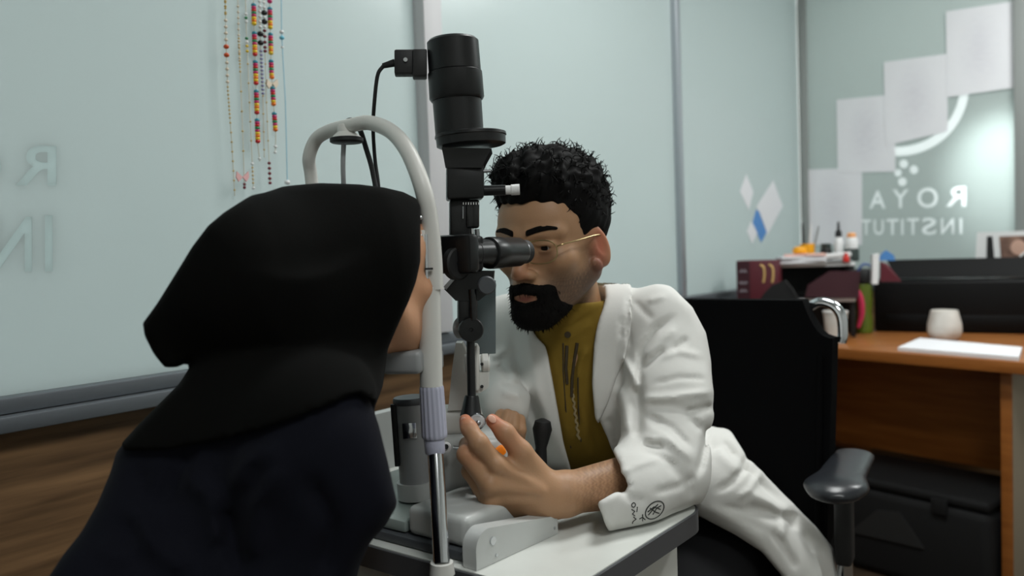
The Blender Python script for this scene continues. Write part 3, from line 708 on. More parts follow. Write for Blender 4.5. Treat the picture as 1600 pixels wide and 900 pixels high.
for i, (dx, lean, m, ln, lb) in enumerate(((-0.012, -0.03, 'blackmatt', 0.150, 'black pen standing in the pen cup'), (0.004, 0.08, 'whiteplastic', 0.145, 'white pen standing in the pen cup'), (0.014, 0.22, 'igrey', 0.14, 'grey pen leaning right in the pen cup'))):
    a_ = h0+OGX*dx+Z*0.008; dv = nrm(Z+OGX*lean)
    pn = thing('pen', lb, 'pen', a_, 'pens in the cup')
    MB().cyl(a_, a_+dv*ln*0.8, 0.0042, seg=10).build('pen_barrel', m, pn); MB().cyl(a_+dv*ln*0.801, a_+dv*ln, 0.0046, 0.003, 10).build('pen_cap', m, pn)
# maroon box file with gilt marks
mb0 = P(1184, 465, 3.12); mb0[2] = DT
bxX = nrm(P(1214, 420, 3.10)-P(1152, 420, 3.16)); bxX[2] = 0; bxX = nrm(bxX); bxY = nrm(np.cross(Z, bxX)); hz = P(1184, 407, 3.12)[2]-DT
fb = thing('box_file', 'maroon box file with gilt marks at the desk end', 'box', mb0)
MB().box(mb0+bxY*0.06+Z*hz/2, (0.155, 0.12, hz), (bxX, bxY, Z), 0.003).build('box_body', 'maroon', fb)
MB().box(mb0-bxX*0.052-bxY*0.0012+Z*hz/2, (0.048, 0.002, hz-0.004), (bxX, bxY, Z)).build('spine_panel', 'maroon2', fb)
for dx, dz in ((0.018, 0.04), (0.05, 0.04)):
    MB().tube(spl([mb0+bxX*(dx-0.006)-bxY*0.002+Z*(hz-0.016), mb0+bxX*(dx+0.007)-bxY*0.002+Z*(hz-0.03), mb0+bxX*(dx+0.008)-bxY*0.002+Z*(hz-0.06), mb0+bxX*(dx+0.004)-bxY*0.002+Z*(hz-0.085)]), 0.004, 8).build('gilt_mark', 'giltprint', fb)
for dz in (0.04, 0.085, 0.115):
    MB().tube([mb0+bxX*(-0.066+0.004*i)-bxY*0.0035+Z*(hz-dz+0.006*math.sin(i*2.1+dz*90)) for i in range(8)], 0.0028, 6).build('printed_mark', 'greyprint', fb)
tag(MB().prism([P(1186, 470, 3.0), P(1248, 470, 2.98), P(1238, 452, 2.98), P(1226, 438, 2.99), P(1206, 446, 3.0), P(1194, 458, 3.0)], np.array([0.02, 0.05, -0.0])).build('cloth_pouch', 'bag'), 'black cloth pouch slumped before the maroon box', 'pouch')
# blue and maroon folded cards left of the printer lid
bl = [P(1374, 407, 3.22), P(1399, 407, 3.20), P(1397, 399, 3.20), P(1385, 391, 3.21), P(1377, 398, 3.22)]
tag(MB().prism(bl+[], np.array([0.01, 0.03, 0])).build('blue_card', 'blue'), 'small blue folded card above the printer corner', 'card')
tag(MB().prism([P(1376, 440, 3.10), P(1376, 409, 3.10), P(1386, 412, 3.10), P(1409, 440, 3.08)], np.array([0.006, 0.02, 0])).build('maroon_card', 'maroon'), 'maroon triangular card leaning on the printer', 'card')
tag(MB().prism([P(1363, 444, 3.08), P(1372, 444, 3.08), P(1374, 396, 3.08), P(1364, 398, 3.08)], np.array([0.01, 0.04, 0])).build('upright_booklet', 'whiteplastic'), 'thin white upright booklet between bottle and printer', 'booklet')
# guessed black case, added to fill the dark area under the desk
bg0 = D(0.50, 0.30, 0); bgt = thing('dark_fill_case', 'guessed black case added to fill the dark floor space under the desk', 'case', bg0)
MB().box(bg0-DD*0.11+Z*0.15, (0.80, 0.36, 0.29), DAX, 0.03, 3).build('fill_case_body', 'bag', bgt)
MB().box(bg0-DD*0.11+Z*0.313, (0.79, 0.35, 0.035), DAX, 0.015, 3).build('fill_case_lid', 'bag', bgt)
for e in (0.25, 0.75): MB().box(D(e, 0.005, 0.29), (0.05, 0.012, 0.05), DAX, 0.003).build('fill_case_latch', 'bag', bgt)
MB().prism([D(0.30, 0.0095, 0.14), D(0.56, 0.0095, 0.13), D(0.46, 0.0095, 0.23), D(0.38, 0.0095, 0.24)], -DD*0.006).build('fill_case_label', 'baggrey', bgt)
# ================================================================== instrument table
TZ = 0.78
def T(s, t, z): return np.array([0.0405, 0.857, 0])+A*s-R*t+Z*z    # s towards the doctor, t across the table
tb = thing('instrument_table', 'white instrument table with dark rounded edge under the slit lamp', 'table', T(0.2, 0.3, 0))
def rrect(s0, s1, t0, t1, rad, z, n=8):
    out = []
    for cs, ct, a0 in ((s1-rad, t0+rad, -90), (s1-rad, t1-rad, 0), (s0+rad, t1-rad, 90), (s0+rad, t0+rad, 180)):
        for i in range(n+1):
            g = math.radians(a0+90*i/n); out.append(T(cs+rad*math.cos(g), ct+rad*math.sin(g), z))
    return out
TS1 = 0.385
MB().prism(rrect(0.004, TS1-0.004, 0.004, 0.616, 0.05, TZ-0.024), Z*0.024).build('table_top', 'table', tb)
MB().prism(rrect(0, TS1, 0, 0.62, 0.054, TZ-0.030), Z*0.0285).build('edge_band', 'edge', tb)
MB().box(T(TS1/2, 0.30, 0.40), (TS1-0.05, 0.52, 0.70), (A, -R, Z), 0.006).build('cabinet', 'iwhite', tb)
MB().box(T(TS1/2, 0.30, 0.035), (TS1, 0.56, 0.05), (A, -R, Z), 0.01).build('foot_plate', 'edge', tb)
MB().box(T(TS1/2-0.02, 0.0392, 0.615), (0.20, 0.001, 0.17), (A, -R, Z)).build('warning_sticker', 'sticker', tb)

# ================================================================== slit lamp
sl0 = T(0.2, 0.25, TZ)
SLP = thing('slit_lamp', 'black and white ophthalmic slit lamp between the two people', 'slit lamp', sl0)
def c2(px, py, Y): return P(px, py, Y)
VW = nrm(np.array([0.10, -1.0, 0.0])); VR = nrm(np.cross(Z, -VW))      # faces the room, and its right
YL = 1.10
def K(n_px, Y=YL): return n_px*Y/FPX
# lamp tower
ta, tbm = P(707, 62, YL), P(719, 222, YL); td = nrm(tbm-ta); TLen = np.linalg.norm(tbm-ta)
def hh(py): return (py-62)/160.0*TLen
MB().lathe([(K(26), hh(61)), (K(36), hh(62)), (K(40), hh(66)), (K(40.5), hh(112))], ta, td, 48).build('lamp_cap', 'black', SLP)
MB().lathe([(K(39), hh(111.5)), (K(42), hh(114)), (K(42.5), hh(153)), (K(40), hh(157))], ta, td, 48).build('lamp_ring', 'black', SLP)
MB().lathe([(K(38), hh(156)), (K(37.5), hh(216))], ta, td, 48).build('lamp_tube', 'black', SLP)
MB().lathe([(K(50), 0), (K(55), 0.0015), (K(55.5), 0.005), (K(54), 0.006), (K(53.5), 0.016), (K(50), 0.0175)], P(735, 208, YL-0.004), td, 48).build('collar_disc', 'black', SLP)
# plug and its dark housing on the lamp
MB().box(P(656, 101, YL), (K(22), 0.028, K(41)), (VR, -VW, UPC), 0.002).build('socket', 'blackmatt', SLP)
plug = MB().box(P(633, 99, YL), (K(32), 0.024, K(37)), (VR, -VW, UPC), 0.002).box(P(622, 99, YL), (K(10), 0.02, K(28)), (VR, -VW, UPC), 0.001).build('plug', 'blackmatt', SLP)
MB().cyl(P(634, 97, YL)+VW*0.0118, P(634, 97, YL)+VW*0.014, 0.0028, seg=12).build('plug_screw', 'chrome', plug)
MB().cyl(P(617, 98, YL), P(598, 103, YL), K(6), K(4), 14).build('strain_relief', 'blackmatt', plug)
# housing under the disc
MB().prism([P(690, 230, YL-0.028), P(768, 232, YL-0.028), P(758, 250, YL-0.028), P(753, 262, YL-0.028), P(696, 262, YL-0.028)], np.array([0, 0.056, 0])).build('prism_head', 'black', SLP)
MB().box(P(726, 286, YL), (K(57), 0.052, K(52)), (VR, -VW, UPC), 0.003).build('prism_housing', 'black', SLP)
MB().cyl(P(750, 268, YL-0.02), P(767, 267, YL-0.02), 0.0022, seg=10).build('filter_lever', 'steel', SLP)
MB().cyl(P(752, 298, YL-0.01), P(790, 297, YL-0.01), K(8), seg=18).build('control_stem', 'black', SLP)
kb = MB().cyl(P(789, 297, YL-0.01), P(799, 296.7, YL-0.01), K(7), seg=20).build('white_knob', 'whiteplastic', SLP)
MB().lathe([(K(8.5)*(1 if i % 2 else 0.96), 0.0005*i) for i in range(24)], P(798.5, 296.7, YL-0.01), P(812, 296, YL-0.01)-P(799, 296.7, YL-0.01), 24).build('knurled_end', 'whiteplastic', kb)
# arm columns
MB().box(P(718, 344, YL), (K(32), 0.034, K(64)), (VR, -VW, UPC), 0.003).build('arm_column', 'black', SLP)
MB().box(P(738, 335, YL-0.005), (K(20), 0.03, K(44)), (VR, -VW, UPC), 0.003).build('slit_scale', 'blackgloss', SLP)
for i in range(7): MB().box(P(724+4*i, 318, YL-0.0215), (0.0009, 0.0006, 0.003), (VR, -VW, UPC)).build('scale_mark', 'whiteplastic', SLP)
MB().box(P(723.5, 332, YL-0.0215), (0.0014, 0.0008, 0.016), (VR, -VW, UPC)).build('scale_pointer', 'steel', SLP)
MB().cyl(P(737, 354, YL-0.006), P(738, 372, YL-0.006), K(3), seg=12).build('adjusting_screw', 'chrome', SLP)
MB().cyl(P(745, 358, YL-0.004), P(746, 372, YL-0.004), K(4), seg=12).build('adjusting_screw', 'steel', SLP)
# microscope: body, eyepieces along the table axis
YM = 1.075
mp0 = P(728, 396, YM)
MB().box(P(727, 397, YM+0.01), (K(52), 0.06, K(54)), (VR, -VW, UPC), 0.005).build('microscope_body', 'black', SLP)
MB().lathe([(K(20), 0), (K(24.5), 0.002), (K(24.5), 0.011), (K(22), 0.013), (K(7), 0.0135), (K(6), 0.0125)], P(708, 412, YM-0.018), nrm(VW*0.75-VR*0.66), 36).build('magnification_dial', 'blackmatt', SLP)
e0 = P(742, 396, YM-0.008); eA = A
def eyep(e0, near=True):
    ep = MB().lathe([(K(19), 0), (K(21), 0.002), (K(21), 0.052)], e0-eA*0.01, eA, 36).build('eyepiece_tube', 'black', SLP)
    MB().lathe([(K(21.3), 0), (K(21.3), 0.0012)], e0+eA*0.012, eA, 36).build('tube_seam', 'blackmatt', ep)
    MB().lathe([(K(21), 0), (K(24.5), 0.002), (K(25), 0.004), (K(25), 0.026), (K(24), 0.028), (K(23.5), 0.066), (K(21.5), 0.071)], e0+eA*0.042, eA, 40).build('eyecup', 'black', ep)
    MB().lathe([(K(20), 0), (K(20), 0.0025)], e0+eA*0.1132, eA, 36).build('metal_ring', 'steel', ep)
    MB().lathe([(K(18.5), 0), (K(19.5), 0.001), (K(19.5), 0.010), (K(15), 0.014), (K(13), 0.012), (K(12), 0.006)], e0+eA*0.116, eA, 36).build('rubber_eyecup', 'blackmatt', ep)
e0 = e0-eA*0.016; eyep(e0); eyep(e0-R*0.062)
MB().box(e0-R*0.031-eA*0.005+Z*0.0, (0.02, 0.10, 0.05), (eA, R, Z), 0.006).build('eyepiece_bridge', 'black', SLP)
# lower microscope mount
MB().prism([P(694, 452, YM-0.012), P(718, 424, YM-0.012), P(772, 424, YM-0.012), P(770, 452, YM-0.012), P(748, 470, YM-0.012), P(712, 470, YM-0.012)], np.array([0, 0.05, 0])).build('mount_block', 'black', SLP)
MB().prism([P(693, 448, YM-0.020), P(697, 453, YM-0.020), P(721, 424, YM-0.020), P(718, 420, YM-0.020)], np.array([0, 0.004, 0])).build('mirror_edge', 'steel', SLP)
MB().lathe([(K(12), 0), (K(14), 0.002), (K(14), 0.018), (K(12), 0.020)], P(761, 446, YM-0.022), nrm(-VW), 28).build('grey_knob', 'idark', SLP)
MB().box(P(730, 480, YM+0.004), (K(30), 0.03, K(50)), (VR, -VW, UPC), 0.004).build('swing_column', 'black', SLP)
MB().cyl(P(738, 452, YM-0.014), P(740, 500, YM-0.014), K(6), seg=16).build('column_rib', 'blackgloss', SLP)
sh = MB().box(P(757, 496, YM+0.075), (K(37), 0.002, K(120)), (VR, -VW, UPC), 0.0005).build('breath_shield', 'shield', SLP)
MB().lathe([(K(15), 0), (K(17), 0.002), (K(17), 0.02), (K(15), 0.022)], P(716, 512, YM+0.02), nrm(VW*0.6-VR*0.8), 28).build('grey_lock_knob', 'igrey', SLP)
MB().lathe([(K(17), 0), (K(19), 0.0015), (K(19), 0.010), (K(17.5), 0.012), (K(3), 0.0125), (K(2), 0.011)], P(735.5, 514, YM-0.006), VW, 40).build('pivot_knob', 'black', SLP)
MB().cyl(P(735, 520, YM), P(737, 622, YM-0.012), K(6.5), seg=20).build('hanging_rod', 'black', SLP)
MB().lathe([(K(10), 0), (K(11), 0.002), (K(16), 0.024), (K(17), 0.026), (K(15), 0.027)], P(737, 618, YM-0.012), nrm(P(736, 650, YM-0.014)-P(737, 618, YM-0.012)), 28).build('rod_cone', 'black', SLP)
kn = MB().lathe([(K(9), 0), (K(11.5), 0.002), (K(12), 0.006), (K(11.5), 0.010), (K(9), 0.012)], P(745, 657, 1.055), nrm(VW+Z*0.1), 32).build('clear_knob', 'clear', SLP)
MB().lathe([(K(12.2), 0.0), (K(13), 0.002), (K(13), 0.005), (K(12.2), 0.007)], P(745, 657, 1.055)+VW*0.003, nrm(VW), 32, False).build('knob_rim', 'chrome', kn)
MB().sphere(P(747, 661, 1.0425), 0.0035, 12, 8).build('knob_screw', 'steel', kn)
# white illumination bracket
MB().prism([P(712, 536, 1.13), P(722, 536, 1.13), P(733, 560, 1.13), P(733, 640, 1.13), P(700, 642, 1.13), P(706, 580, 1.13)], np.array([0.0, 0.03, 0])).build('support_arm', 'iwhite', SLP)
MB().box(P(744, 573, 1.095), (K(9), 0.03, K(72)), (VR, -VW, UPC), 0.004).build('arm_plate', 'iwhite', SLP)
jt = MB().lathe([(K(14), 0), (K(15), 0.002), (K(15), 0.016), (K(14), 0.018)], P(747, 567, 1.10), VR, 28).build('pivot_joint', 'iwhite', SLP)
MB().cyl(P(761.5, 567, 1.10), P(764, 567, 1.10), K(14.5), seg=28).build('joint_gap', 'blackmatt', jt)
MB().lathe([(K(13), 0), (K(15), 0.002), (K(15), 0.009), (K(12), 0.011)], P(764.5, 567, 1.10), VR, 28).build('pivot_cap', 'iwhite', jt)
MB().prism([P(740, 582, 1.088), P(764, 582, 1.088), P(763, 606, 1.088), P(750, 614, 1.088), P(740, 614, 1.088)], np.array([0, 0.024, 0])).build('lower_bracket', 'iwhite', SLP)
for px, py in ((753, 569), (753, 604)):
    MB().cyl(P(px, py, 1.084), P(px, py, 1.0875), K(2.6), seg=12).build('socket_screw', 'blackmatt', SLP)
# carriage: upright, cross arm, joystick base
MB().box(P(716, 655, 1.16), (K(80), 0.06, K(44)), (VR, -VW, Z), 0.012, 3).build('cross_arm', 'iwhite', SLP)
MB().box(P(735, 715, 1.17), (K(120), 0.11, K(100)), (VR, -VW, Z), 0.018, 3).build('carriage_block', 'deck', SLP)
sk = MB().lathe([(K(4), 0), (K(8), 0.001), (K(8), 0.008), (K(6), 0.009)], P(697, 698, 1.095), VW, 20).build('side_knob', 'whiteplastic', SLP)
MB().cyl(P(697, 698, 1.0845), P(697, 698, 1.087), K(4), seg=14).build('side_knob_core', 'blackmatt', sk)
MB().cyl(P(708, 699, 1.09), P(722, 700, 1.09), K(3), seg=12).build('cross_pin', 'chrome', SLP)
# grey column with dark cap
gc0, gc1 = P(650, 752, 1.13), P(641, 630, 1.13)
gcol = MB().cyl(gc0, gc1, K(26), seg=36).build('grey_column', 'igrey', SLP); gd = nrm(gc1-gc0)
MB().lathe([(K(27), 0), (K(27.5), 0.001), (K(27.5), 0.007), (K(26), 0.009)], gc1, gd, 36).build('column_cap', 'idark', gcol)
MB().cyl(gc0-gd*0.022, gc0+gd*0.0008, K(31), seg=36).build('column_foot', 'deck', gcol)
MB().box(P(617.5, 680, 1.119), (K(8), 0.008, K(100)), (VR, -VW, gd), 0.001).build('column_strip', 'blackmatt', gcol)
MB().box(P(640, 673, 1.1065), (K(22), 0.003, K(25)), (VR, -VW, gd), 0.0008).build('chrome_plate', 'chrome', gcol)
# deck and rail covers (on the table axes)
TAX = (A, -R, Z)
MB().box(T(0.135, 0.305, TZ+0.0068), (0.23, 0.31, 0.0125), TAX, 0.003).build('base_plate', 'idark', SLP)
MB().box(T(0.135, 0.357, TZ+0.022), (0.215, 0.196, 0.016), TAX, 0.004).build('glide_plate', 'glide', SLP)
MB().box(T(0.130, 0.205, TZ+0.0325), (0.205, 0.100, 0.038), TAX, 0.009, 4).build('base_deck', 'deck', SLP)
pa, pb2 = on_z(745, 893, TZ), on_z(872, 834, TZ)
rd = nrm(pb2-pa); RL = np.linalg.norm(pb2-pa)
def railcover(pa, rd, RL, h, nm, h2=None):
    n = nrm(np.cross(Z, rd)); pts = []
    pts.append(pa+Z*0.0005); pts.append(pa+rd*RL+Z*0.0005); pts.append(pa+rd*RL+Z*(h2 or h))
    for i in range(7):
        g = math.radians(90+90*i/6); pts.append(pa+rd*(0.022+0.022*math.cos(g))+Z*(h-0.022+0.022*math.sin(g)))
    m = MB().prism(pts, n*0.022).build(nm, 'deck', SLP); return m, n
rc, rn = railcover(pa, rd, RL, 0.045, 'rail_cover', 0.024)
side = -rn
for u, hz_ in ((0.22, 0.009), (0.95, 0.010)):
    q = pa+rd*RL*u+Z*hz_; MB().cyl(q+side*0.0, q+side*0.0015, 0.0018, seg=14).build('cover_screw', 'chrome', rc)
q = on_z(741, 838, TZ+0.028)
MB().cyl(q-R*0.03, q+R*0.03, 0.005, seg=16).build('axle', 'chrome', SLP)
MB().lathe([(0.010, 0), (0.0135, 0.001), (0.0135, 0.006), (0.010, 0.007)], q+R*0.0, R, 24).build('rack_wheel', 'steel', SLP)
railcover(P(560, 735, 1.36)*np.array([1, 1, 0])+Z*(TZ), A, 0.10, 0.10, 'rail_cover')
MB().lathe([(0.012, 0), (0.010, 0.02), (0.0085, 0.035), (0.012, 0.05), (0.015, 0.064), (0.012, 0.076), (0.004, 0.08)], P(843, 735, 1.24), nrm(Z+np.array([0.1, 0, 0])), 24).build('joystick', 'blackmatt', SLP)
MB().box(P(776, 708, 1.12), (0.026, 0.014, 0.014), (nrm(VR*0.85-Z*0.5), -VW, nrm(Z*0.85+VR*0.5)), 0.004).build('orange_switch', 'orange', SLP)

# ================================================================== headrest
hb = on_z(691, 897, TZ)
HR = thing('headrest', 'white headrest arch with lilac grip and chrome pole before the veiled patient', 'headrest', hb)
YN = 1.0
def KN(n): return n*YN/FPX
p_bot, p_top = P(690, 892, 0.985), P(680, 702, YN)
MB().cyl(hb, hb+Z*0.014, KN(19), KN(17), 28).build('pole_collar', 'iwhite', HR)
MB().cyl(hb+Z*0.012, p_top, KN(12.5), seg=32).build('chrome_pole', 'chrome', HR)
MB().lathe([(KN(15), 0), (KN(16), 0.002), (KN(16.5), 0.02), (KN(15), 0.022)], P(680, 708, YN), nrm(P(678, 680, YN)-P(680, 708, YN)), 32).build('grip_collar', 'lilac', HR)
g0_, g1_ = P(679, 684, YN), P(674, 602, YN)
gv = MB(); u_, v__, d_ = basis(g1_-g0_); GL = np.linalg.norm(g1_-g0_); N = 96; rows = [(0, 0.90), (0.03, 1.0), (0.08, 1.0), (0.92, 0.95), (0.97, 0.92), (1.0, 0.84)]
V = []; Fc = []
for hfr, sc_ in rows:
    for i in range(N):
        t = 2*math.pi*i/N; rr = KN(20.5)*sc_*(1-0.06*(0.5+0.5*math.cos(16*t))*(1 if 0.02 < hfr < 0.99 else 0)); V.append(g0_+d_*GL*hfr+(u_*math.cos(t)+v__*math.sin(t))*rr)
for j in range(len(rows)-1):
    for i in range(N): Fc.append((j*N+i, j*N+(i+1) % N, (j+1)*N+(i+1) % N, (j+1)*N+i))
Fc.append(tuple(reversed(range(N)))); Fc.append(tuple((len(rows)-1)*N+i for i in range(N)))
link('height_grip', V, Fc, 'lilac', HR, 50)
MB().cyl(P(674, 604, YN), P(671, 447, YN), KN(18), KN(17), 32, 0.001).build('near_sleeve', 'iwhite', HR)
MB().cyl(P(666, 450, YN-0.012), P(664, 366, YN-0.012), KN(4), seg=14).build('chrome_rail', 'chrome', HR)
MB().box(P(660, 408, YN-0.010), (KN(5), 0.006, KN(80)), (VR, -VW, UPC), 0.0005).build('rail_slot', 'blackmatt', HR)
MB().box(P(670, 420, YN-0.016), (KN(13), 0.003, KN(3)), (VR, -VW, UPC)).build('height_mark', 'blackmatt', HR)
cl = MB().box(P(659, 376, YN-0.012), (KN(9), 0.012, KN(32)), (VR, -VW, UPC), 0.001).build('clamp', 'iwhite', HR)
for py in (340, 368, 384): MB().sphere(P(657, py, YN-0.019), KN(3.2), 12, 8).build('clamp_screw', 'chrome', cl)
arch = [(678, 452, 1.0), (676, 400, 1.0), (671, 345, 1.0), (660, 292, 1.0), (638, 238, 1.02), (612, 206, 1.05), (578, 192, 1.08), (548, 196, 1.10), (516, 204, 1.13), (494, 218, 1.15), (483, 246, 1.16), (486, 275, 1.17), (492, 330, 1.17), (500, 450, 1.17), (508, 600, 1.17)]
ap = spl(ppx(arch), 8)
MB().tube(ap, [0.0118-0.0026*min(1, i/60) for i in range(len(ap))], 18).build('arch_tube', 'iwhite', HR)
fo = on_z(516, 735, TZ); fo = P(516, 600, 1.17); fo[2] = TZ
MB().cyl(fo, P(508, 602, 1.17), 0.012, seg=24).build('far_pole', 'chrome', HR)
lc = P(541, 204, 1.105)
fx = MB().lathe([(0.010, 0.008), (0.0115, 0.006), (0.0120, -0.002), (0.0175, -0.007), (0.0200, -0.010)], lc, Z, 28).build('fixation_cup', 'iwhite', HR)
MB().lathe([(0.0200, -0.0165), (0.0222, -0.015), (0.0222, -0.0105), (0.020, -0.0095)], lc, Z, 32).build('cup_rim', 'blackmatt', fx)
MB().tube(spl(ppx([(537, 226, 1.105), (536, 255, 1.105), (537, 290, 1.11), (540, 360, 1.13)])), 0.0033, 10).build('gooseneck', 'igrey', HR)
MB().box(P(640, 561, 1.015), (0.05, 0.075, 0.028), (nrm(A*0.5+R), nrm(R*0.5-A), Z), 0.006, 3).build('chin_block', 'igrey', HR)
MB().box(P(600, 556, 1.09), (0.02, 0.20, 0.024), (A, R, Z), 0.004).build('chin_bar', 'igrey', HR)
MB().lathe([(0.004, 0), (0.006, 0.002), (0.006, 0.008), (0.002, 0.010)], P(646, 541, 1.0), Z, 16).build('paper_pin', 'whiteplastic', HR)
MB().tube(spl(ppx([(634, 536, 1.02), (640, 527, 1.02), (649, 528, 1.02), (654, 538, 1.02)]), 5), 0.0028, 8).build('pin_loop', 'blackmatt', HR)

# cords
cdp = ppx([(599, 103, YL), (590, 118, 1.10), (585, 160, 1.11), (583, 200, 1.14), (586, 250, 1.16), (592, 300, 1.16), (596, 420, 1.16), (600, 560, 1.16)])
tag(MB().tube(spl(cdp, 8), 0.0026, 10).build('power_cord', 'blackmatt'), 'thin black cord dropping from the lamp plug behind the arch', 'cord')
cdp = ppx([(538, 192, 1.125), (550, 188, 1.125), (562, 202, 1.13), (572, 232, 1.15), (583, 272, 1.155), (590, 330, 1.15), (594, 500, 1.15)])
tag(MB().tube(spl(cdp, 8), 0.0036, 10).build('lamp_cord', 'blackmatt'), 'thicker black cord running down from the fixation lamp', 'cord')

# ================================================================== swivel chair of the doctor
CRt = P(1309, 480, 1.62); CRt[2] = 0
CB = CRt-R*0.23
chair = thing('swivel_chair', 'black office swivel chair with chrome back corner behind the doctor', 'chair', np.array([CB[0], CB[1], 0])-A*0.18)
zt_ = P(1250, 470, 1.66)[2]
def back_pt(l, z): return CB+R*l+Z*z + A*(0.10*(z-0.75))
prof = []
hw = 0.225; zb = 0.50
outline = [(-hw+0.03, zb), (hw-0.04, zb), (hw-0.012, zb+0.05), (hw-0.006, zt_-0.075)]
for i in range(7):
    g = i/6; outline.append((hw-0.012-0.055*g**0.8, zt_-0.075+0.075*g**1.6))
outline += [(-hw+0.067, zt_)]
for i in range(7):
    g = 1-i/6; outline.append((-(hw-0.012-0.055*g**0.8), zt_-0.075+0.075*g**1.6))
outline += [(-hw+0.006, zt_-0.075), (-hw+0.012, zb+0.05)]
bk = MB(); n = len(outline)
V = [back_pt(l, z)-A*0.02 for l, z in outline]+[back_pt(l, z)+A*0.02 for l, z in outline]
F = [tuple(range(n)), tuple(reversed(range(n, 2*n)))]+[(i, n+i, n+(i+1) % n, (i+1) % n) for i in range(n)]
bo = bk.add(V, F).build('backrest', 'mesh', chair); bm = bmesh.new(); bm.from_mesh(bo.data); bmesh.ops.recalc_face_normals(bm, faces=bm.faces); bm.to_mesh(bo.data); bm.free()
MB().tube([back_pt(hw-0.03, zb+0.02)-A*0.024, back_pt(hw-0.028, zt_-0.11)-A*0.024], 0.006, 10).build('back_seam', 'mesh', chair)
for sx in (-1, 1):
    cps = [(sx*(hw-0.085), zt_-0.03), (sx*(hw-0.05), zt_-0.008), (sx*(hw-0.02), zt_-0.014), (sx*(hw-0.004), zt_-0.035), (sx*(hw+0.0), zt_-0.07), (sx*(hw-0.004), zt_-0.088)]
    MB().tube(spl([back_pt(l, z)+A*0.03 for l, z in cps], 6), 0.0105, 14).build('chrome_corner', 'chrome', chair)
MB().tube(spl([back_pt(0, zb+0.1)+A*0.03, back_pt(0, zb-0.02)+A*0.03, CB-A*0.06+Z*0.42, CB-A*0.2+Z*0.41]), 0.018, 12).build('back_bracket', 'blackmatt', chair)
st = CB-A*0.22
MB().box(st+Z*0.45, (0.42, 0.44, 0.07), (A, R, Z), 0.03, 4).build('seat', 'mesh', chair)
MB().cyl(st+Z*0.10, st+Z*0.415, 0.028, seg=20).build('gas_lift', 'blackmatt', chair)
for i in range(5):
    g = 2*math.pi*i/5+0.3; dv = A*math.cos(g)+R*math.sin(g)
    lg = MB().tube([st+Z*0.11, st+dv*0.14+Z*0.10, st+dv*0.28+Z*0.072], [0.024, 0.02, 0.014], 10).build('base_leg', 'chrome', chair)
    MB().cyl(st+dv*0.28+Z*0.029-np.cross(Z, dv)*0.018, st+dv*0.28+Z*0.029+np.cross(Z, dv)*0.018, 0.028, seg=18).build('castor', 'blackmatt', lg)
def armrest(px, py, Y, mirror=False):
    p = P(px, py, Y)
    if mirror: p = p-R*0.53
    ad = nrm(A*0.8-R*0.1); an = np.cross(Z, ad); zz = p[2]
    fz = Field(*grid(p-0.22, p+0.22, 0.006)); 
    fz.cone(p-ad*0.09, p+ad*0.13, 0.044, 0.040, 0.01, sq=(Z, 0.34)).cone(p-ad*0.11-Z*0.012, p-ad*0.09, 0.034, 0.04, 0.02, sq=(Z, 0.34))
    v, f = fz.mesh(); link('arm_pad', v, f, 'armpad', chair, 180)
    MB().box(p+Z*-0.095, (0.052, 0.03, 0.155), (ad, an, Z), 0.008, 3).build('arm_post', 'blackmatt', chair)
    q = p-Z*0.16
    MB().tube(spl([q, q-Z*0.06, q-Z*0.12+R*(0.0 if not mirror else 0), np.array([q[0], q[1], 0.44])-R*(0.05 if not mirror else -0.05), np.array([q[0], q[1], 0.425])-R*(0.14 if not mirror else -0.14)]), 0.014, 12).build('arm_tube', 'chrome', chair)
armrest(1318, 738, 1.52); armrest(1318, 738, 1.52, True)
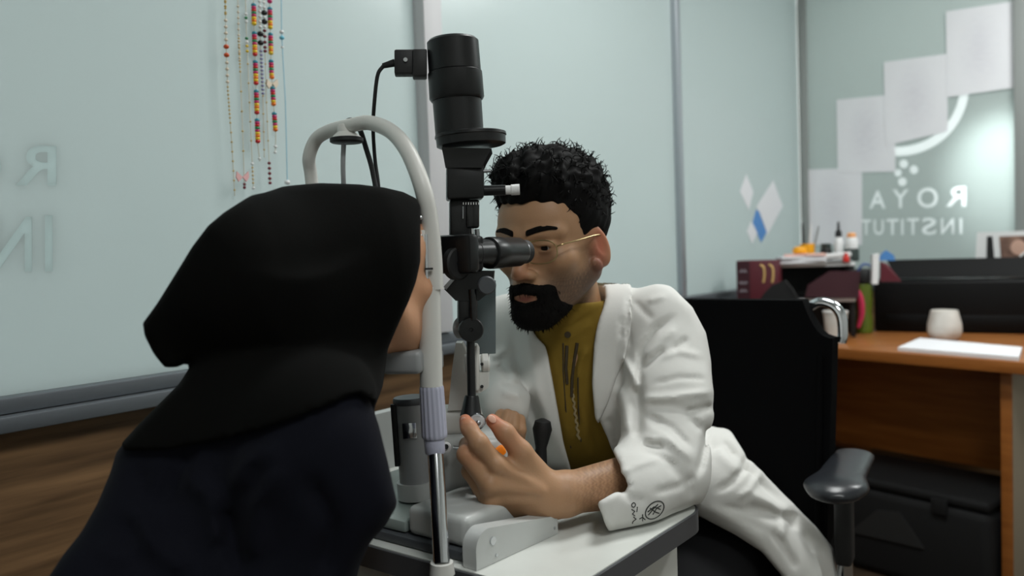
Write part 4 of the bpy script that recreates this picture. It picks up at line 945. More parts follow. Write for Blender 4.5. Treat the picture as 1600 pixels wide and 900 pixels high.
# ================================================================== people
class Frame:
    def __init__(s, o, right, fwd, up, k=1.0): s.o = np.asarray(o, float); s.x, s.y, s.z, s.k = nrm(right), nrm(fwd), nrm(up), k
    def p(s, x, y, z): return s.o+(s.x*x+s.y*y+s.z*z)*s.k
    def ax(s): return (s.x, s.y, s.z)
    def loc(s, X, Y, Zz):
        d = [X-s.o[0], Y-s.o[1], Zz-s.o[2]]
        return [(d[0]*q[0]+d[1]*q[1]+d[2]*q[2])/s.k for q in (s.x, s.y, s.z)]
def build_head(f, h, male=True):
    k = h.k; ax = h.ax(); q = lambda *r: tuple(v*k for v in r)
    f.ell(h.p(0, -0.018, 0.042), q(0.077, 0.097, 0.080), ax, 0.0)
    f.ell(h.p(0, 0.022, -0.022), q(0.063, 0.064, 0.082), ax, 0.03*k)
    f.ell(h.p(0, 0.045, 0.045), q(0.058, 0.040, 0.045), ax, 0.03*k)
    for s in (-1, 1):
        f.cone(h.p(s*0.060, -0.010, -0.045), h.p(s*0.018, 0.066, -0.098), 0.018*k, 0.016*k, 0.03*k)     # jaw
        f.ell(h.p(s*0.046, 0.056, -0.016), q(0.022, 0.022, 0.018), ax, 0.02*k)                          # cheekbone
        f.cone(h.p(s*0.012, 0.083, 0.024), h.p(s*0.052, 0.066, 0.026), 0.0105*k, 0.008*k, 0.012*k)      # brow
    f.ell(h.p(0, 0.072, -0.098), q(0.024, 0.020, 0.017), ax, 0.02*k)                                    # chin
    f.ell(h.p(0, 0.078, -0.064), q(0.030, 0.016, 0.024), ax, 0.02*k)                                    # muzzle
    for s in (-1, 1):
        f.ell(h.p(s*0.033, 0.092, 0.004), q(0.017, 0.015, 0.012), ax, 0.010*k, 'cut')                   # socket
        f.ell(h.p(s*0.033, 0.0705, 0.004), q(0.016, 0.0145, 0.012), ax, 0.006*k)                        # lid mound
        f.ell(h.p(s*0.0335, 0.088, 0.0030), q(0.0140, 0.0110, 0.0048), ax, 0.002*k, 'cut')
        f.cone(h.p(s*0.019, 0.0815, 0.0105), h.p(s*0.049, 0.0765, 0.0085), 0.0030*k, 0.0026*k, 0.004*k)
    f.cone(h.p(0, 0.084, 0.016), h.p(0, 0.106, -0.030), 0.0075*k, 0.0115*k, 0.012*k)                    # nose
    for s in (-1, 1):
        f.ell(h.p(s*0.0125, 0.094, -0.036), q(0.0085, 0.010, 0.0075), ax, 0.008*k)
        f.ell(h.p(s*0.0075, 0.098, -0.0445), q(0.0035, 0.005, 0.003), ax, 0.003*k, 'cut')
    f.cone(h.p(-0.020, 0.088, -0.061), h.p(0.020, 0.088, -0.061), 0.0048*k, 0.0048*k, 0.006*k); f.ell(h.p(0, 0.093, -0.0605), q(0.012, 0.005, 0.005), ax, 0.006*k)
    f.cone(h.p(-0.016, 0.088, -0.072), h.p(0.016, 0.088, -0.072), 0.0055*k, 0.0055*k, 0.006*k)
    f.cone(h.p(-0.024, 0.088, -0.0665), h.p(0.024, 0.088, -0.0665), 0.0016*k, 0.0016*k, 0.003*k, 'cut')
    for s in (-1, 1) if male else ():                                                                    # ears
        ex = (nrm(h.x*0.9+h.y*0.42*s), nrm(h.y*0.95-h.x*0.42*s-h.z*0.2), nrm(h.z+h.y*(-0.2)))
        c = h.p(s*0.079, -0.012, -0.006)
        f.ell(c, q(0.0075, 0.019, 0.031), ex, 0.010*k)
        f.ell(c+h.z*0.006*k+h.x*s*0.0065*k+h.y*0.004*k, q(0.005, 0.0095, 0.017), ex, 0.005*k, 'cut')
        f.ell(h.p(s*0.078, 0.000, -0.034), q(0.006, 0.009, 0.010), ex, 0.006*k)
def mixc(base, col, w): return base*(1-w[:, None])+np.array(lin(col))[None]*w[:, None]
def sm(v, a, b): t = np.clip((v-a)/(b-a), 0, 1); return t*t*(3-2*t)
def blob(l, c, r): return np.exp(-sum(((l[i]-c[i])/r[i])**2 for i in range(3)))

def normals(v, f):
    n = np.cross(v[f[:, 2]]-v[f[:, 0]], v[f[:, 3]]-v[f[:, 1]]); o = np.zeros_like(v)
    for q in range(4): np.add.at(o, f[:, q], n)
    return o/(np.linalg.norm(o, axis=1, keepdims=True)+1e-12)

# ------------------------------------------------------------------ the doctor
_yw = math.radians(5.0); HF = -A*math.cos(_yw)+np.cross(Z, -A)*math.sin(_yw); HRt = np.cross(HF, Z)
HD = Frame(P(862, 383, 1.30), HRt, HF*0.995-Z*0.10, Z*0.995+HF*0.10, 0.985)
LSH, RSH = P(1042, 512, 1.31), P(795, 520, 1.50)
LEL, LWR = P(1028, 742, 1.17), P(880, 772, 1.075)
CH = np.array([0.10, 1.41, 0.94]); PEL = np.array([0.335, 1.67, 0.60]); NB = HD.p(0, -0.055, -0.185)
RELB, RWR = P(768, 600, 1.42), P(794, 640, 1.27)
dr = thing('person', 'bearded man in white coat and mustard shirt leaning over the table edge', 'person', np.array([PEL[0], PEL[1], 0]))
bf = Field(axis_grid([(-0.16, -0.10, 0.008), (-0.10, 0.19, 0.0021), (0.19, 0.52, 0.010)]), axis_grid([(0.98, 1.43, 0.0021), (1.43, 1.86, 0.010)]), axis_grid([(0.42, 0.76, 0.012), (0.76, 0.93, 0.0021), (0.93, 1.01, 0.006), (1.01, 1.32, 0.0021)]))
build_head(bf, HD)
bf.cone(HD.p(0, -0.030, -0.045), NB, 0.050, 0.058, 0.02)
bf.cone(NB, CH, 0.06, 0.10, 0.03).cone(CH, PEL, 0.105, 0.125, 0.04)
bf.cone(NB-Z*0.02, LSH-(LSH-NB)*0.1, 0.045, 0.045, 0.03).cone(NB-Z*0.02, RSH-(RSH-NB)*0.1, 0.045, 0.045, 0.03)
bf.chain([LSH-(LSH-NB)*0.1, LEL, LWR], [0.045, 0.040, 0.027], 0.02).chain([RSH-(RSH-NB)*0.1, RELB, RWR], [0.045, 0.038, 0.027], 0.02)
# near (left) hand
WR0 = P(872, 774, 1.075)
bf.chain([LWR, P(850, 775, 1.068)], [0.0305, 0.029], 0.01)
mcp = {'i': P(776, 727, 1.035), 'm': P(765, 757, 1.032), 'r': P(766, 782, 1.045), 'p': P(784, 797, 1.062)}
bf.cone(P(850, 772, 1.07), mcp['i'], 0.0245, 0.0135, 0.014).cone(P(850, 772, 1.07), mcp['m'], 0.025, 0.0145, 0.014)
bf.cone(P(848, 778, 1.075), mcp['r'], 0.0245, 0.0140, 0.014).cone(P(848, 780, 1.082), mcp['p'], 0.0255, 0.0140, 0.014)
bf.chain([mcp['i'], P(748, 692, 1.022), P(733, 669, 1.034), P(727, 657, 1.044)], [0.0128, 0.0115, 0.0098, 0.0082], 0.007)
bf.chain([mcp['m'], P(729, 710, 1.030), P(730, 695, 1.062), P(744, 697, 1.085)], [0.0132, 0.0120, 0.0100, 0.0085], 0.0045)
bf.chain([mcp['r'], P(735, 736, 1.056), P(738, 718, 1.088), P(754, 720, 1.105)], [0.0130, 0.0112, 0.0095, 0.0082], 0.0045)
bf.chain([mcp['p'], P(749, 763, 1.080), P(750, 745, 1.105), P(763, 744, 1.118)], [0.0122, 0.0098, 0.0086, 0.0075], 0.0045)
bf.chain([P(848, 752, 1.066), P(814, 706, 1.050), P(789, 676, 1.046), P(769, 657, 1.050)], [0.0185, 0.0138, 0.0118, 0.0086], 0.007)
bf.cone(P(846, 758, 1.06), P(806, 726, 1.048), 0.018, 0.008, 0.012)                # web of the thumb
for a_, b_, am in ((( 'm'), (838, 760), 0), ):
    pass
# far (right) hand closed on the joystick
bf.cone(RWR, P(793, 656, 1.225), 0.020, 0.019, 0.012)
for (kx, ky, kY), (tx, ty, tY), (ux, uy, uY) in (((783, 648, 1.20), (774, 660, 1.19), (779, 676, 1.20)), ((793, 648, 1.195), (788, 664, 1.183), (791, 682, 1.195)), ((803, 651, 1.195), (802, 668, 1.183), (803, 686, 1.196)), ((812, 656, 1.20), (814, 672, 1.19), (813, 687, 1.202))):
    bf.chain([P(kx, ky, kY), P(tx, ty, tY), P(ux, uy, uY)], [0.0088, 0.0080, 0.0070], 0.0025)
bf.chain([P(786, 652, 1.22), P(775, 662, 1.205), P(776, 676, 1.205)], [0.0125, 0.010, 0.0085], 0.006)
# knuckles, tendons
for key, e in (('i', (842, 758, 1.05)), ('m', (846, 766, 1.048)), ('r', (846, 774, 1.055))):
    m = mcp[key]; c = m-nrm(ray(*px_of(m)))*0.012; bf.ell(c, 0.0065, None, 0.012)
    bf.cone(c, P(*e)-CF*0.012, 0.0018, 0.0012, 0.012)
headonly = None
v, f = bf.mesh(2); v, f = biggest(v, f)
l = HD.loc(v[:, 0], v[:, 1], v[:, 2]); ishead = sm(v[:, 2], 0.96, 1.02)*sm(-np.abs(l[0]), -0.2, -0.12)
col = np.tile(np.array(lin((170, 131, 99)))[None], (len(v), 1))
sx = np.abs(l[0])
def bl(c, r): return np.exp(-(((sx-c[0])/r[0])**2+((l[1]-c[1])/r[1])**2+((l[2]-c[2])/r[2])**2))
jaw = np.clip(sm(-l[2], 0.020, 0.055)*sm(l[1], -0.045, 0.0)*sm(sx, 0.018, 0.04)+sm(-l[2], 0.10, 0.118)*sm(l[1], -0.02, 0.02), 0, 1)*ishead
burn = np.exp(-((l[1]+0.0)/0.016)**2)*sm(sx, 0.05, 0.062)*sm(-l[2], -0.03, 0.02)*sm(l[2], -0.09, -0.05)*ishead
col = mixc(col, (66, 54, 47), np.clip((0.80+0.2*np.sin(v[:, 0]*2300)*np.sin(v[:, 1]*2100)*np.sin(v[:, 2]*2500))*(jaw+0.8*burn), 0, 0.85))
col = mixc(col, (150, 84, 76), np.clip((bl((0, 0.092, -0.061), (0.020, 0.012, 0.005))+bl((0, 0.092, -0.072), (0.018, 0.012, 0.005)))*1.1, 0, 0.9)*ishead)
col = mixc(col, (204, 104, 82), 0.55*np.clip(bl((0.082, -0.012, -0.004), (0.012, 0.022, 0.034)), 0, 1)*ishead)
col = mixc(col, (190, 110, 90), 0.45*np.clip(bl((0, 0.108, -0.033), (0.014, 0.016, 0.014)), 0, 1)*ishead)
col = mixc(col, (120, 80, 66), 0.55*np.clip(bl((0.033, 0.076, -0.006), (0.018, 0.016, 0.010)), 0, 1)*ishead)
hand = 1-sm(v[:, 2], 0.96, 1.0)
for (x, y, Y, w_) in ((727, 657, 1.044, 0.8), (769, 657, 1.05, 0.9), (795, 690, 1.05, 0.5), (732, 708, 1.03, 0.35)):
    c = P(x, y, Y); col = mixc(col, (214, 112, 84), w_*0.7*np.exp(-((v-c)**2).sum(1)/0.016**2)*hand)
# hairs of the forearm give it a darker cast towards the cuff
arm = hand*sm(v[:, 0], 0.055, 0.10)*(v[:, 1] < 1.16)
nz = 0.5+0.5*np.sin(v[:, 0]*900+np.sin(v[:, 2]*700)*2)*np.sin(v[:, 2]*800+v[:, 0]*300)
col = mixc(col, (92, 62, 46), 0.5*arm*nz)
body = link('body', v, f, 'skin', dr, 180, col)
# eyes
for s in (-1, 1):
    e = MB().sphere(HD.p(s*0.033, 0.0685, 0.004), 0.0122, 20, 14).build('eyeball', 'eye', dr)
    g = nrm(HD.y*0.95-HD.x*s*0.05-HD.z*0.08)
    MB().lathe([(0.0001, 0.0010), (0.0058, 0.0002), (0.0060, -0.0006)], HD.p(s*0.033, 0.0685, 0.004)+g*0.0117, g, 18).build('iris', 'iris', e)
# finger nails
for (x, y, Y, dx, dy) in ((766, 652, 1.0405, 12, 11), (724, 655, 1.037, 5, 12)):
    c = P(x, y, Y); a1 = nrm(P(x+dx, y+dy, Y)-c); n1 = nrm(-CF+CR*(0.3 if dx > 8 else -0.5)+CU*0.4); b1 = nrm(np.cross(n1, a1)); n1 = np.cross(a1, b1)
    MB().sphere(c+a1*0.003, (0.0065, 0.0045, 0.0012), 14, 8, (a1, b1, n1)).build('fingernail', 'nail', dr)

# hair ------------------------------------------------------------
hg = [np.arange(c-0.145, c+0.145, 0.0026).astype(np.float32) for c in HD.p(0, -0.01, 0.06)]
hf = Field(*hg); ax = HD.ax()
hf.ell(HD.p(0, -0.024, 0.054), (0.0845, 0.102, 0.092), ax, 0.0)
hf.ell(HD.p(0, -0.005, 0.098), (0.072, 0.090, 0.050), ax, 0.03)
hf.ell(HD.p(0.012, 0.030, 0.112), (0.056, 0.052, 0.036), ax, 0.03)
def hairline(X, Y, Zz):
    x, y, z = HD.loc(X, Y, Zz); ax_ = np.abs(x)
    front = 0.072-0.000*ax_-sm(ax_, 0.042, 0.066)*0.020                                   # forehead line
    temple = np.where(ax_ > 0.045, 0.035, 0.2)
    keep_front = front-z+0.25*(0.075-y)*0                                          # >0 below the line
    side = (y-0.014-0.75*np.clip(z+0.005, 0, 0.05))                                   # in front of the sideburn
    d1 = np.minimum(keep_front, side)                            # forehead and cheeks removed
    ear = np.maximum(-(z-0.030-0.0), -(0.0-y)-0.0)*0-1
    low = np.where((y < -0.032), -0.070-z, np.where(y < 0.000, -z+0.020, -0.022-z))
    return np.maximum(np.minimum(d1, 0.03), np.minimum(low, 0.03))
hf.both(hairline, 0.006, 0.05)
def curls(X, Y, Zz):
    x, y, z = HD.loc(X, Y, Zz); t = sm(z, 0.06, 0.11)
    n = np.sin(x*150+np.sin(y*90+z*60)*2.2)*np.cos(y*120+np.sin(x*110)*1.7)+0.6*np.sin(z*210+x*170+y*60)*np.sin(y*240-x*90)
    return (0.0012+0.0035*t)*n
hf.shift(curls, 0.03)
v, f = hf.mesh(1); v, f = biggest(v, f)
hair = link('hair', v, f, 'hair', dr, 180)
rng = np.random.RandomState(11); lk = MB()
hn = normals(v, f)
for i in rng.choice(len(v), 1500, replace=False):
    lx, ly, lz = HD.loc(*v[i])
    if np.dot(hn[i], HD.z) < -0.2 or (ly > 0.05 and lz < 0.085) or (lz < 0.05 and rng.rand() < 0.6): continue
    d = hn[i]; p0 = v[i]-d*0.002; t1 = nrm(np.cross(d, rng.normal(size=3))); t2 = np.cross(d, t1); rr = rng.uniform(0.003, 0.0075)*(1.0 if lz > 0.09 else 0.5); ph = rng.uniform(0, 6.28); pts = []
    st_ = rng.uniform(0.5, 0.8)
    for k in range(7):
        g = ph+k*st_; pts.append(p0+d*(0.0013*k+rr*0.45*(math.sin(g)-math.sin(ph)))+t1*(rr*math.cos(g)-rr*math.cos(ph))+t2*k*0.0016)
    lk.tube(pts, [0.0007, 0.0009, 0.0009, 0.0008, 0.0007, 0.0005, 0.0002], 3, False)
lk_o = lk.build('hair_curls', 'hair', hair); lk_o['kind'] = 'stuff'
# beard and eyebrows ----------------------------------------------
hg = [np.arange(c-0.085, c+0.085, 0.0020).astype(np.float32) for c in HD.p(0, 0.055, -0.05)]
hf = Field(*hg); build_head(hf, HD)
def beardreg(X, Y, Zz):
    x, y, z = HD.loc(X, Y, Zz); ax_ = np.abs(x); d = np.full(x.shape, 1.0)
    def cap(a, b, r):
        a = np.array(a); b = np.array(b); ba = b-a; t = np.clip(((ax_-a[0])*ba[0]+(z-a[1])*ba[1])/(ba@ba), 0, 1)
        return np.hypot(ax_-a[0]-ba[0]*t, z-a[1]-ba[1]*t)-r
    d = np.minimum(d, cap((0.0, -0.0555), (0.027, -0.061), 0.0088)); d = np.minimum(d, cap((0.030, -0.062), (0.033, -0.09), 0.0105))
    d = np.minimum(d, cap((0.0, -0.105), (0.026, -0.098), 0.0255)); pass
    d = np.maximum(d, 0.036-y); return d
b2 = hf.copy(0.0035)
b2.both(beardreg, 0.006, 0.05)
b2.shift(lambda X, Y, Zz: 0.0009*np.sin(X*900+Zz*500)*np.sin(Y*800+Zz*700), 0.02)
def chinvol(X, Y, Zz):
    x, y, z = HD.loc(X, Y, Zz); return 0.006*np.exp(-((z+0.108)/0.018)**2-(x/0.03)**2)
b2.shift(chinvol, 0.03)
v, f = b2.mesh(1); v, f = biggest(v, f); brd = link('beard', v, f, 'beard', dr, 180)
nb_ = normals(v, f); bh = MB()
for i in rng.choice(len(v), 900, replace=False):
    l_ = HD.loc(*v[i]); 
    if np.dot(nb_[i], HD.y) < -0.3: continue
    dv = nrm(nb_[i]*0.55-HD.z*0.6+HD.x*np.sign(l_[0])*0.2+rng.normal(size=3)*0.25); ln = rng.uniform(0.003, 0.0075); p0 = v[i]-nb_[i]*0.001
    bh.tube([p0, p0+dv*ln*0.6, p0+dv*ln-HD.z*ln*0.15], [0.0006, 0.0005, 0.0002], 3, False)
bho = bh.build('beard_hairs', 'beard', brd); bho['kind'] = 'stuff'
for s in (-1, 1):
    b3 = hf.copy(0.0025)
    def brow(X, Y, Zz):
        x, y, z = HD.loc(X, Y, Zz); x = x*s; zc = 0.0275+0.006*np.sin(np.clip((x-0.012)/0.042, 0, 1)*2.4)
        return np.maximum(np.maximum(np.abs(z-zc)-0.0048*(1-0.5*sm(x, 0.03, 0.055)), np.abs(x-0.033)-0.022), 0.03-y)
    b3.both(brow, 0.002, 0.05); v, f = b3.mesh(1)
    if len(v): link('eyebrow', v, f, 'beard', dr, 180)

# eyeglasses -------------------------------------------------------
gl = thing('eyeglasses', 'thin metal-framed eyeglasses on the bearded man', 'eyeglasses', HD.p(0, 0.1, 0.0))
def rim(s, n=28):
    out = []
    for i in range(n+1):
        t = 2*math.pi*i/n; x = s*0.034+0.0255*math.copysign(abs(math.cos(t))**0.75, math.cos(t)); z = -0.002+0.0175*math.copysign(abs(math.sin(t))**0.8, math.sin(t))
        out.append(HD.p(x, 0.099-0.010*(abs(x)/0.06)**2, z+0.001))
    return out
for s in (-1, 1):
    r_ = rim(s); MB().tube(r_, 0.0009, 8).build('rim', 'gold', gl)
    c = sum(r_[:-1])/len(r_[:-1]); V = [c]+r_[:-1]; n = len(r_)-1
    link('lens', V, [(0, 1+i, 1+(i+1) % n) for i in range(n)], 'lens', gl, 180)
    MB().tube(spl([HD.p(s*0.0595, 0.089, 0.006), HD.p(s*0.069, 0.082, 0.009), HD.p(s*0.077, 0.05, 0.011), HD.p(s*0.0815, 0.0, 0.013), HD.p(s*0.082, -0.016, 0.008), HD.p(s*0.080, -0.026, -0.01)]), 0.0011, 8).build('temple_arm', 'gold', gl)
    MB().tube(spl([HD.p(s*0.010, 0.098, -0.002), HD.p(s*0.009, 0.096, -0.007)], 3), 0.0016, 8).build('nose_pad', 'clear', gl)
MB().tube(spl([HD.p(-0.0105, 0.099, 0.004), HD.p(0, 0.103, 0.007), HD.p(0.0105, 0.099, 0.004)]), 0.0009, 8).build('bridge', 'gold', gl)

# white coat -------------------------------------------------------
cf = Field(*grid((-0.14, 1.02, 0.48), (0.72, 1.90, 1.09), 0.0038))
def torso(f, off=0.0):
    tiltax = (R, nrm(A*0.85+Z*0.5), nrm(Z*0.85-A*0.5))
    f.ell(CH, (0.165+off, 0.118+off, 0.17+off), (R, A, Z), 0.0)
    f.cone(CH-Z*0.02+A*0.01, PEL, 0.135+off, 0.150+off, 0.05)
    nb = NB+Z*0.012
    f.cone(LSH-(LSH-RSH)*0.02, RSH, 0.056+off, 0.056+off, 0.05)
    f.cone(nb+R*0.03+A*0.01, LSH, 0.046+off, 0.058+off, 0.04).cone(nb-R*0.03+A*0.01, RSH, 0.046+off, 0.056+off, 0.04)
torso(cf)
shf = cf.copy(-0.016)
cf.cone(PEL+R*0.03-A*0.02, PEL+R*0.13-Z*0.03, 0.15, 0.12, 0.05).cone(P(1160, 730, 1.55), P(1240, 850, 1.58), 0.075, 0.075, 0.05).cone(P(1200, 800, 1.55), P(1275, 900, 1.58), 0.07, 0.06, 0.04)
cf.cone(P(1120, 760, 1.42), P(1230, 900, 1.46), 0.06, 0.06, 0.04)
cf.chain([LSH, P(1046, 620, 1.235), P(1034, 735, 1.17)], [0.070, 0.067, 0.062], 0.014)
cf.chain([P(1034, 735, 1.17), P(985, 765, 1.115), P(925, 785, 1.065)], [0.062, 0.052, 0.044], 0.03)
cf.chain([RSH, RELB, P(793, 630, 1.25)], [0.062, 0.055, 0.040], 0.02)
# neck hole and front opening
cf.cone(NB+Z*0.0, HD.p(0, -0.02, -0.05), 0.066, 0.066, 0.006, 'cut')
opening = poly_px([(835, 440), (900, 425), (952, 405), (950, 470), (934, 520), (928, 600), (934, 650), (955, 700), (985, 760), (930, 790), (895, 745), (880, 690), (868, 620), (857, 560), (850, 500)])
cutf = lambda X, Y, Zz: -np.maximum(opening(X, Y, Zz), (X-CH[0])*A[0]+(Y-CH[1])*A[1]-0.03+ (Zz-CH[2])*0.7)
cf.bothfull(cutf, 0.008)
# cuff end
def cuff(X, Y, Zz):
    x, y = proj(X, Y, Zz); return np.where((Y < 1.22) & (X < 0.3) & (Zz < 0.9), -((x-922)*0.9615-(y-738)*0.2747)*Y/FPX, -1.0)
cf.bothfull(cuff, 0.003)
sil = poly_px([(640, 380), (905, 395), (952, 406), (1000, 424), (1048, 446), (1082, 480), (1103, 520), (1114, 565), (1117, 640), (1135, 662), (1166, 712), (1230, 778), (1276, 824), (1301, 856), (1308, 900), (1320, 1000), (1240, 1010), (1222, 900), (1190, 862), (1150, 836), (1092, 806), (1086, 790), (1040, 812), (952, 836), (930, 820), (640, 900)])
cf.bothfull(sil, 0.012)
# the table carries the forearm
cf.both(lambda X, Y, Zz: np.where((Y < 1.32) & (X < 0.34) & (Zz < 0.9), TZ+0.0015-Zz, -1.0), 0.0, 0.05)
G = -1
cf.shift(folds_px([
    ([(1001, 636), (998, 590), (1003, 550), (1024, 515), (1052, 495)], 6, -0.009), ([(1010, 560), (1032, 530), (1058, 512)], 8, 0.004),
    ([(1002, 578), (1020, 560), (1040, 545)], 5, -0.007), ([(1050, 549), (1074, 529)], 5, -0.005),
    ([(1000, 624), (1050, 620), (1112, 612)], 6, 0.006), ([(1004, 634), (1050, 636), (1088, 643)], 7, -0.006),
    ([(1070, 646), (1112, 634)], 6, -0.007), ([(1076, 650), (1098, 672)], 6, -0.006), ([(1001, 642), (1034, 662)], 6, -0.005),
    ([(1000, 694), (1038, 698)], 7, -0.008), ([(1006, 680), (1050, 690), (1085, 720)], 9, 0.005),
    ([(972, 556), (988, 585), (1001, 612)], 5, 0.006), ([(984, 455), (980, 500), (984, 545)], 4, -0.005), ([(972, 495), (970, 530)], 4, -0.004),
    ([(962, 600), (975, 640), (985, 680)], 10, 0.006), ([(950, 650), (962, 690)], 8, -0.005),
    ([(990, 600), (998, 640), (996, 690)], 8, -0.010),
    ([(930, 795), (960, 770), (985, 745)], 9, 0.003), ([(960, 755), (985, 778), (1010, 785)], 6, -0.004),
    ([(1040, 720), (1075, 750), (1082, 780)], 8, -0.004),
    ([(1168, 712), (1160, 735), (1142, 755), (1118, 768)], 6, -0.008), ([(1190, 735), (1172, 765), (1150, 780)], 6, 0.005),
    ([(1120, 700), (1160, 740)], 12, 0.006), ([(1170, 770), (1205, 785), (1240, 800)], 9, 0.007), ([(1160, 790), (1200, 800), (1236, 815)], 7, -0.007),
    ([(1205, 830), (1225, 855), (1245, 890)], 6, -0.007), ([(1100, 790), (1150, 815), (1200, 850)], 10, 0.005), ([(1240, 800), (1236, 830)], 8, -0.006),
    ([(1105, 660), (1100, 700), (1090, 745)], 6, -0.008),
    ([(820, 500), (840, 600), (868, 700)], 9, 0.006), ([(800, 520), (815, 600), (846, 680)], 8, -0.006),
    ([(1030, 560), (1060, 548), (1096, 556)], 5, 0.003), ([(1020, 600), (1060, 590), (1105, 592)], 4, -0.003), ([(1015, 650), (1050, 668), (1080, 700)], 4, -0.004), ([(1008, 665), (1040, 680), (1070, 712)], 4, 0.003),
    ([(955, 745), (1000, 725), (1030, 715)], 5, 0.003), ([(940, 765), (980, 748)], 4, -0.0025), ([(1020, 770), (1060, 760), (1085, 745)], 5, -0.0035), ([(1000, 705), (1030, 712), (1060, 730)], 4, -0.004),
    ([(1130, 690), (1150, 715)], 4, -0.004), ([(1210, 790), (1225, 820), (1222, 845)], 5, 0.004), ([(1255, 830), (1270, 870)], 5, -0.004), ([(1130, 790), (1170, 800), (1215, 815)], 5, -0.004), ([(1010, 470), (1040, 462)], 5, 0.003), ([(990, 470), (1020, 500)], 5, -0.003),
    ([(775, 570), (800, 590)], 6, -0.006), ([(782, 596), (812, 604)], 5, -0.006), ([(784, 612), (815, 620)], 5, 0.005), ([(768, 560), (790, 545)], 6, 0.005)]), 0.03)
v, f = cf.mesh(2); v, f = biggest(v, f)
coat = link('white_coat', v, f, 'coat', dr, 180)
# lapel: a second layer of cloth along the opening
lp = cf.copy(0.0055)
lap = poly_px([(940, 396), (962, 398), (974, 415), (988, 452), (986, 520), (977, 560), (964, 588), (950, 630), (934, 664), (929, 655), (925, 600), (927, 540), (934, 500), (946, 468)])
lp.bothfull(lambda X, Y, Zz: np.maximum(lap(X, Y, Zz), (X-CH[0])*A[0]+(Y-CH[1])*A[1]-0.03), 0.004)
v, f = lp.mesh(2); v, f = biggest(v, f); link('lapel', v, f, 'coat', coat, 180)
# sleeve embroidery
hit = caster(coat)
def stitched(name, polys, m, parent, rad=0.0008, hit=hit):
    mb = MB()
    for pl in polys:
        pts = [hit(x, y, 0.0006)[0] for x, y in pl]; pts = [p for p in pts if p is not None]
        if len(pts) > 1: mb.tube(pts, rad, 5)
    if mb.v: return mb.build(name, m, parent)
el = [(1023+16*math.cos(t)*0.94-0.3*15*math.sin(t)*0, 797+0) for t in (0,)]
def ellp(cx, cy, a_, b_, rot, n=26, t0=0, t1=6.2832):
    out = []
    for i in range(n+1):
        t = t0+(t1-t0)*i/n; x, y = a_*math.cos(t), b_*math.sin(t); out.append((cx+x*math.cos(rot)-y*math.sin(rot), cy+x*math.sin(rot)+y*math.cos(rot)))
    return out
stitched('emblem', [ellp(1023, 797, 17, 11, -0.75), [(1013, 805), (1020, 796), (1028, 788)], [(1016, 794), (1024, 800), (1030, 802)], [(1012, 800), (1022, 792), (1032, 796)], [(1020, 804), (1026, 794), (1033, 790)], [(999, 811), (1004, 808), (1008, 812)], [(1004, 804), (1004, 814)]], 'thread', coat)
stitched('script', [ellp(990, 789, 3, 3.5, 0.2, 12), [(987, 796), (992, 799), (988, 803), (992, 806)], [(990, 808), (994, 811), (989, 815), (988, 818)], [(996, 792), (995, 800)]], 'thread', coat, 0.0007)

# shirt ------------------------------------------------------------
shf.cone(NB-Z*0.01, HD.p(0, -0.034, -0.088), 0.066, 0.0585, 0.02)
topcut = plane(HD.p(0, -0.03, -0.098), HD.z*0.9-HD.y*0.1)
shf.both(lambda X, Y, Zz: topcut(X, Y, Zz)+0.16*((X-NB[0])*A[0]+(Y-NB[1])*A[1])*0, 0.004, 0.08)
shf.shift(folds_px([([(902, 540), (895, 600), (905, 680)], 5, -0.006), ([(920, 540), (905, 570), (900, 600)], 5, 0.005), ([(880, 540), (878, 600), (890, 700)], 5, 0.004), ([(925, 560), (915, 640), (930, 720)], 6, -0.004), ([(868, 560), (872, 620), (884, 690)], 6, 0.004), ([(860, 505), (890, 512), (925, 490)], 4, -0.003), ([(858, 520), (890, 528), (928, 505)], 4, 0.002)]), 0.03)
v, f = shf.mesh(2); v, f = biggest(v, f)
shirt = link('shirt', v, f, 'shirt', dr, 180); hs = caster(shirt)
stitched('placket_embroidery', [[(902, 536), (898, 560), (894, 590), (893, 620)], [(886, 540), (884, 575), (886, 600)]], 'embroid', shirt, 0.0030, hs)
stitched('placket_embroidery', [[(893+1.6*math.sin(i*1.7)+i*0.42, 605+i*3.0) for i in range(28)]], 'embroid_pale', shirt, 0.0022, hs)
stitched('placket_edge', [[(880, 536), (880, 580), (884, 640), (892, 700)], [(903, 590), (904, 640), (908, 690)]], 'embroid', shirt, 0.0013, hs)
p_, n_ = hs(887, 523, 0.0)
if p_ is not None: MB().lathe([(0.004, 0), (0.0052, 0.0008), (0.0045, 0.002), (0.001, 0.0021)], p_, n_, 18).build('shirt_button', 'embroid', shirt)
# trousers ---------------------------------------------------------
tf = Field(*grid((-0.25, 1.0, 0.0), (0.62, 1.9, 0.74), 0.009))
hipL, hipR = PEL+R*0.10-Z*0.03, PEL-R*0.10-Z*0.03
tf.cone(hipL, hipR, 0.115, 0.115, 0.03)
for hp_, sd in ((hipL, 1), (hipR, -1)):
    kn_ = hp_-A*0.40+R*0.06*sd-Z*0.03; an_ = kn_+A*0.10-Z*(kn_[2]-0.07)
    tf.chain([hp_, kn_, an_], [0.105, 0.068, 0.045], 0.03); tf.cone(an_-Z*0.03, an_-A*0.15-Z*0.04, 0.035, 0.03, 0.02)
tf.both(lambda X, Y, Zz: 0.003-Zz, 0, 0.06)
v, f = tf.mesh(2); v, f = biggest(v, f); link('trousers', v, f, 'trousers', dr, 180)

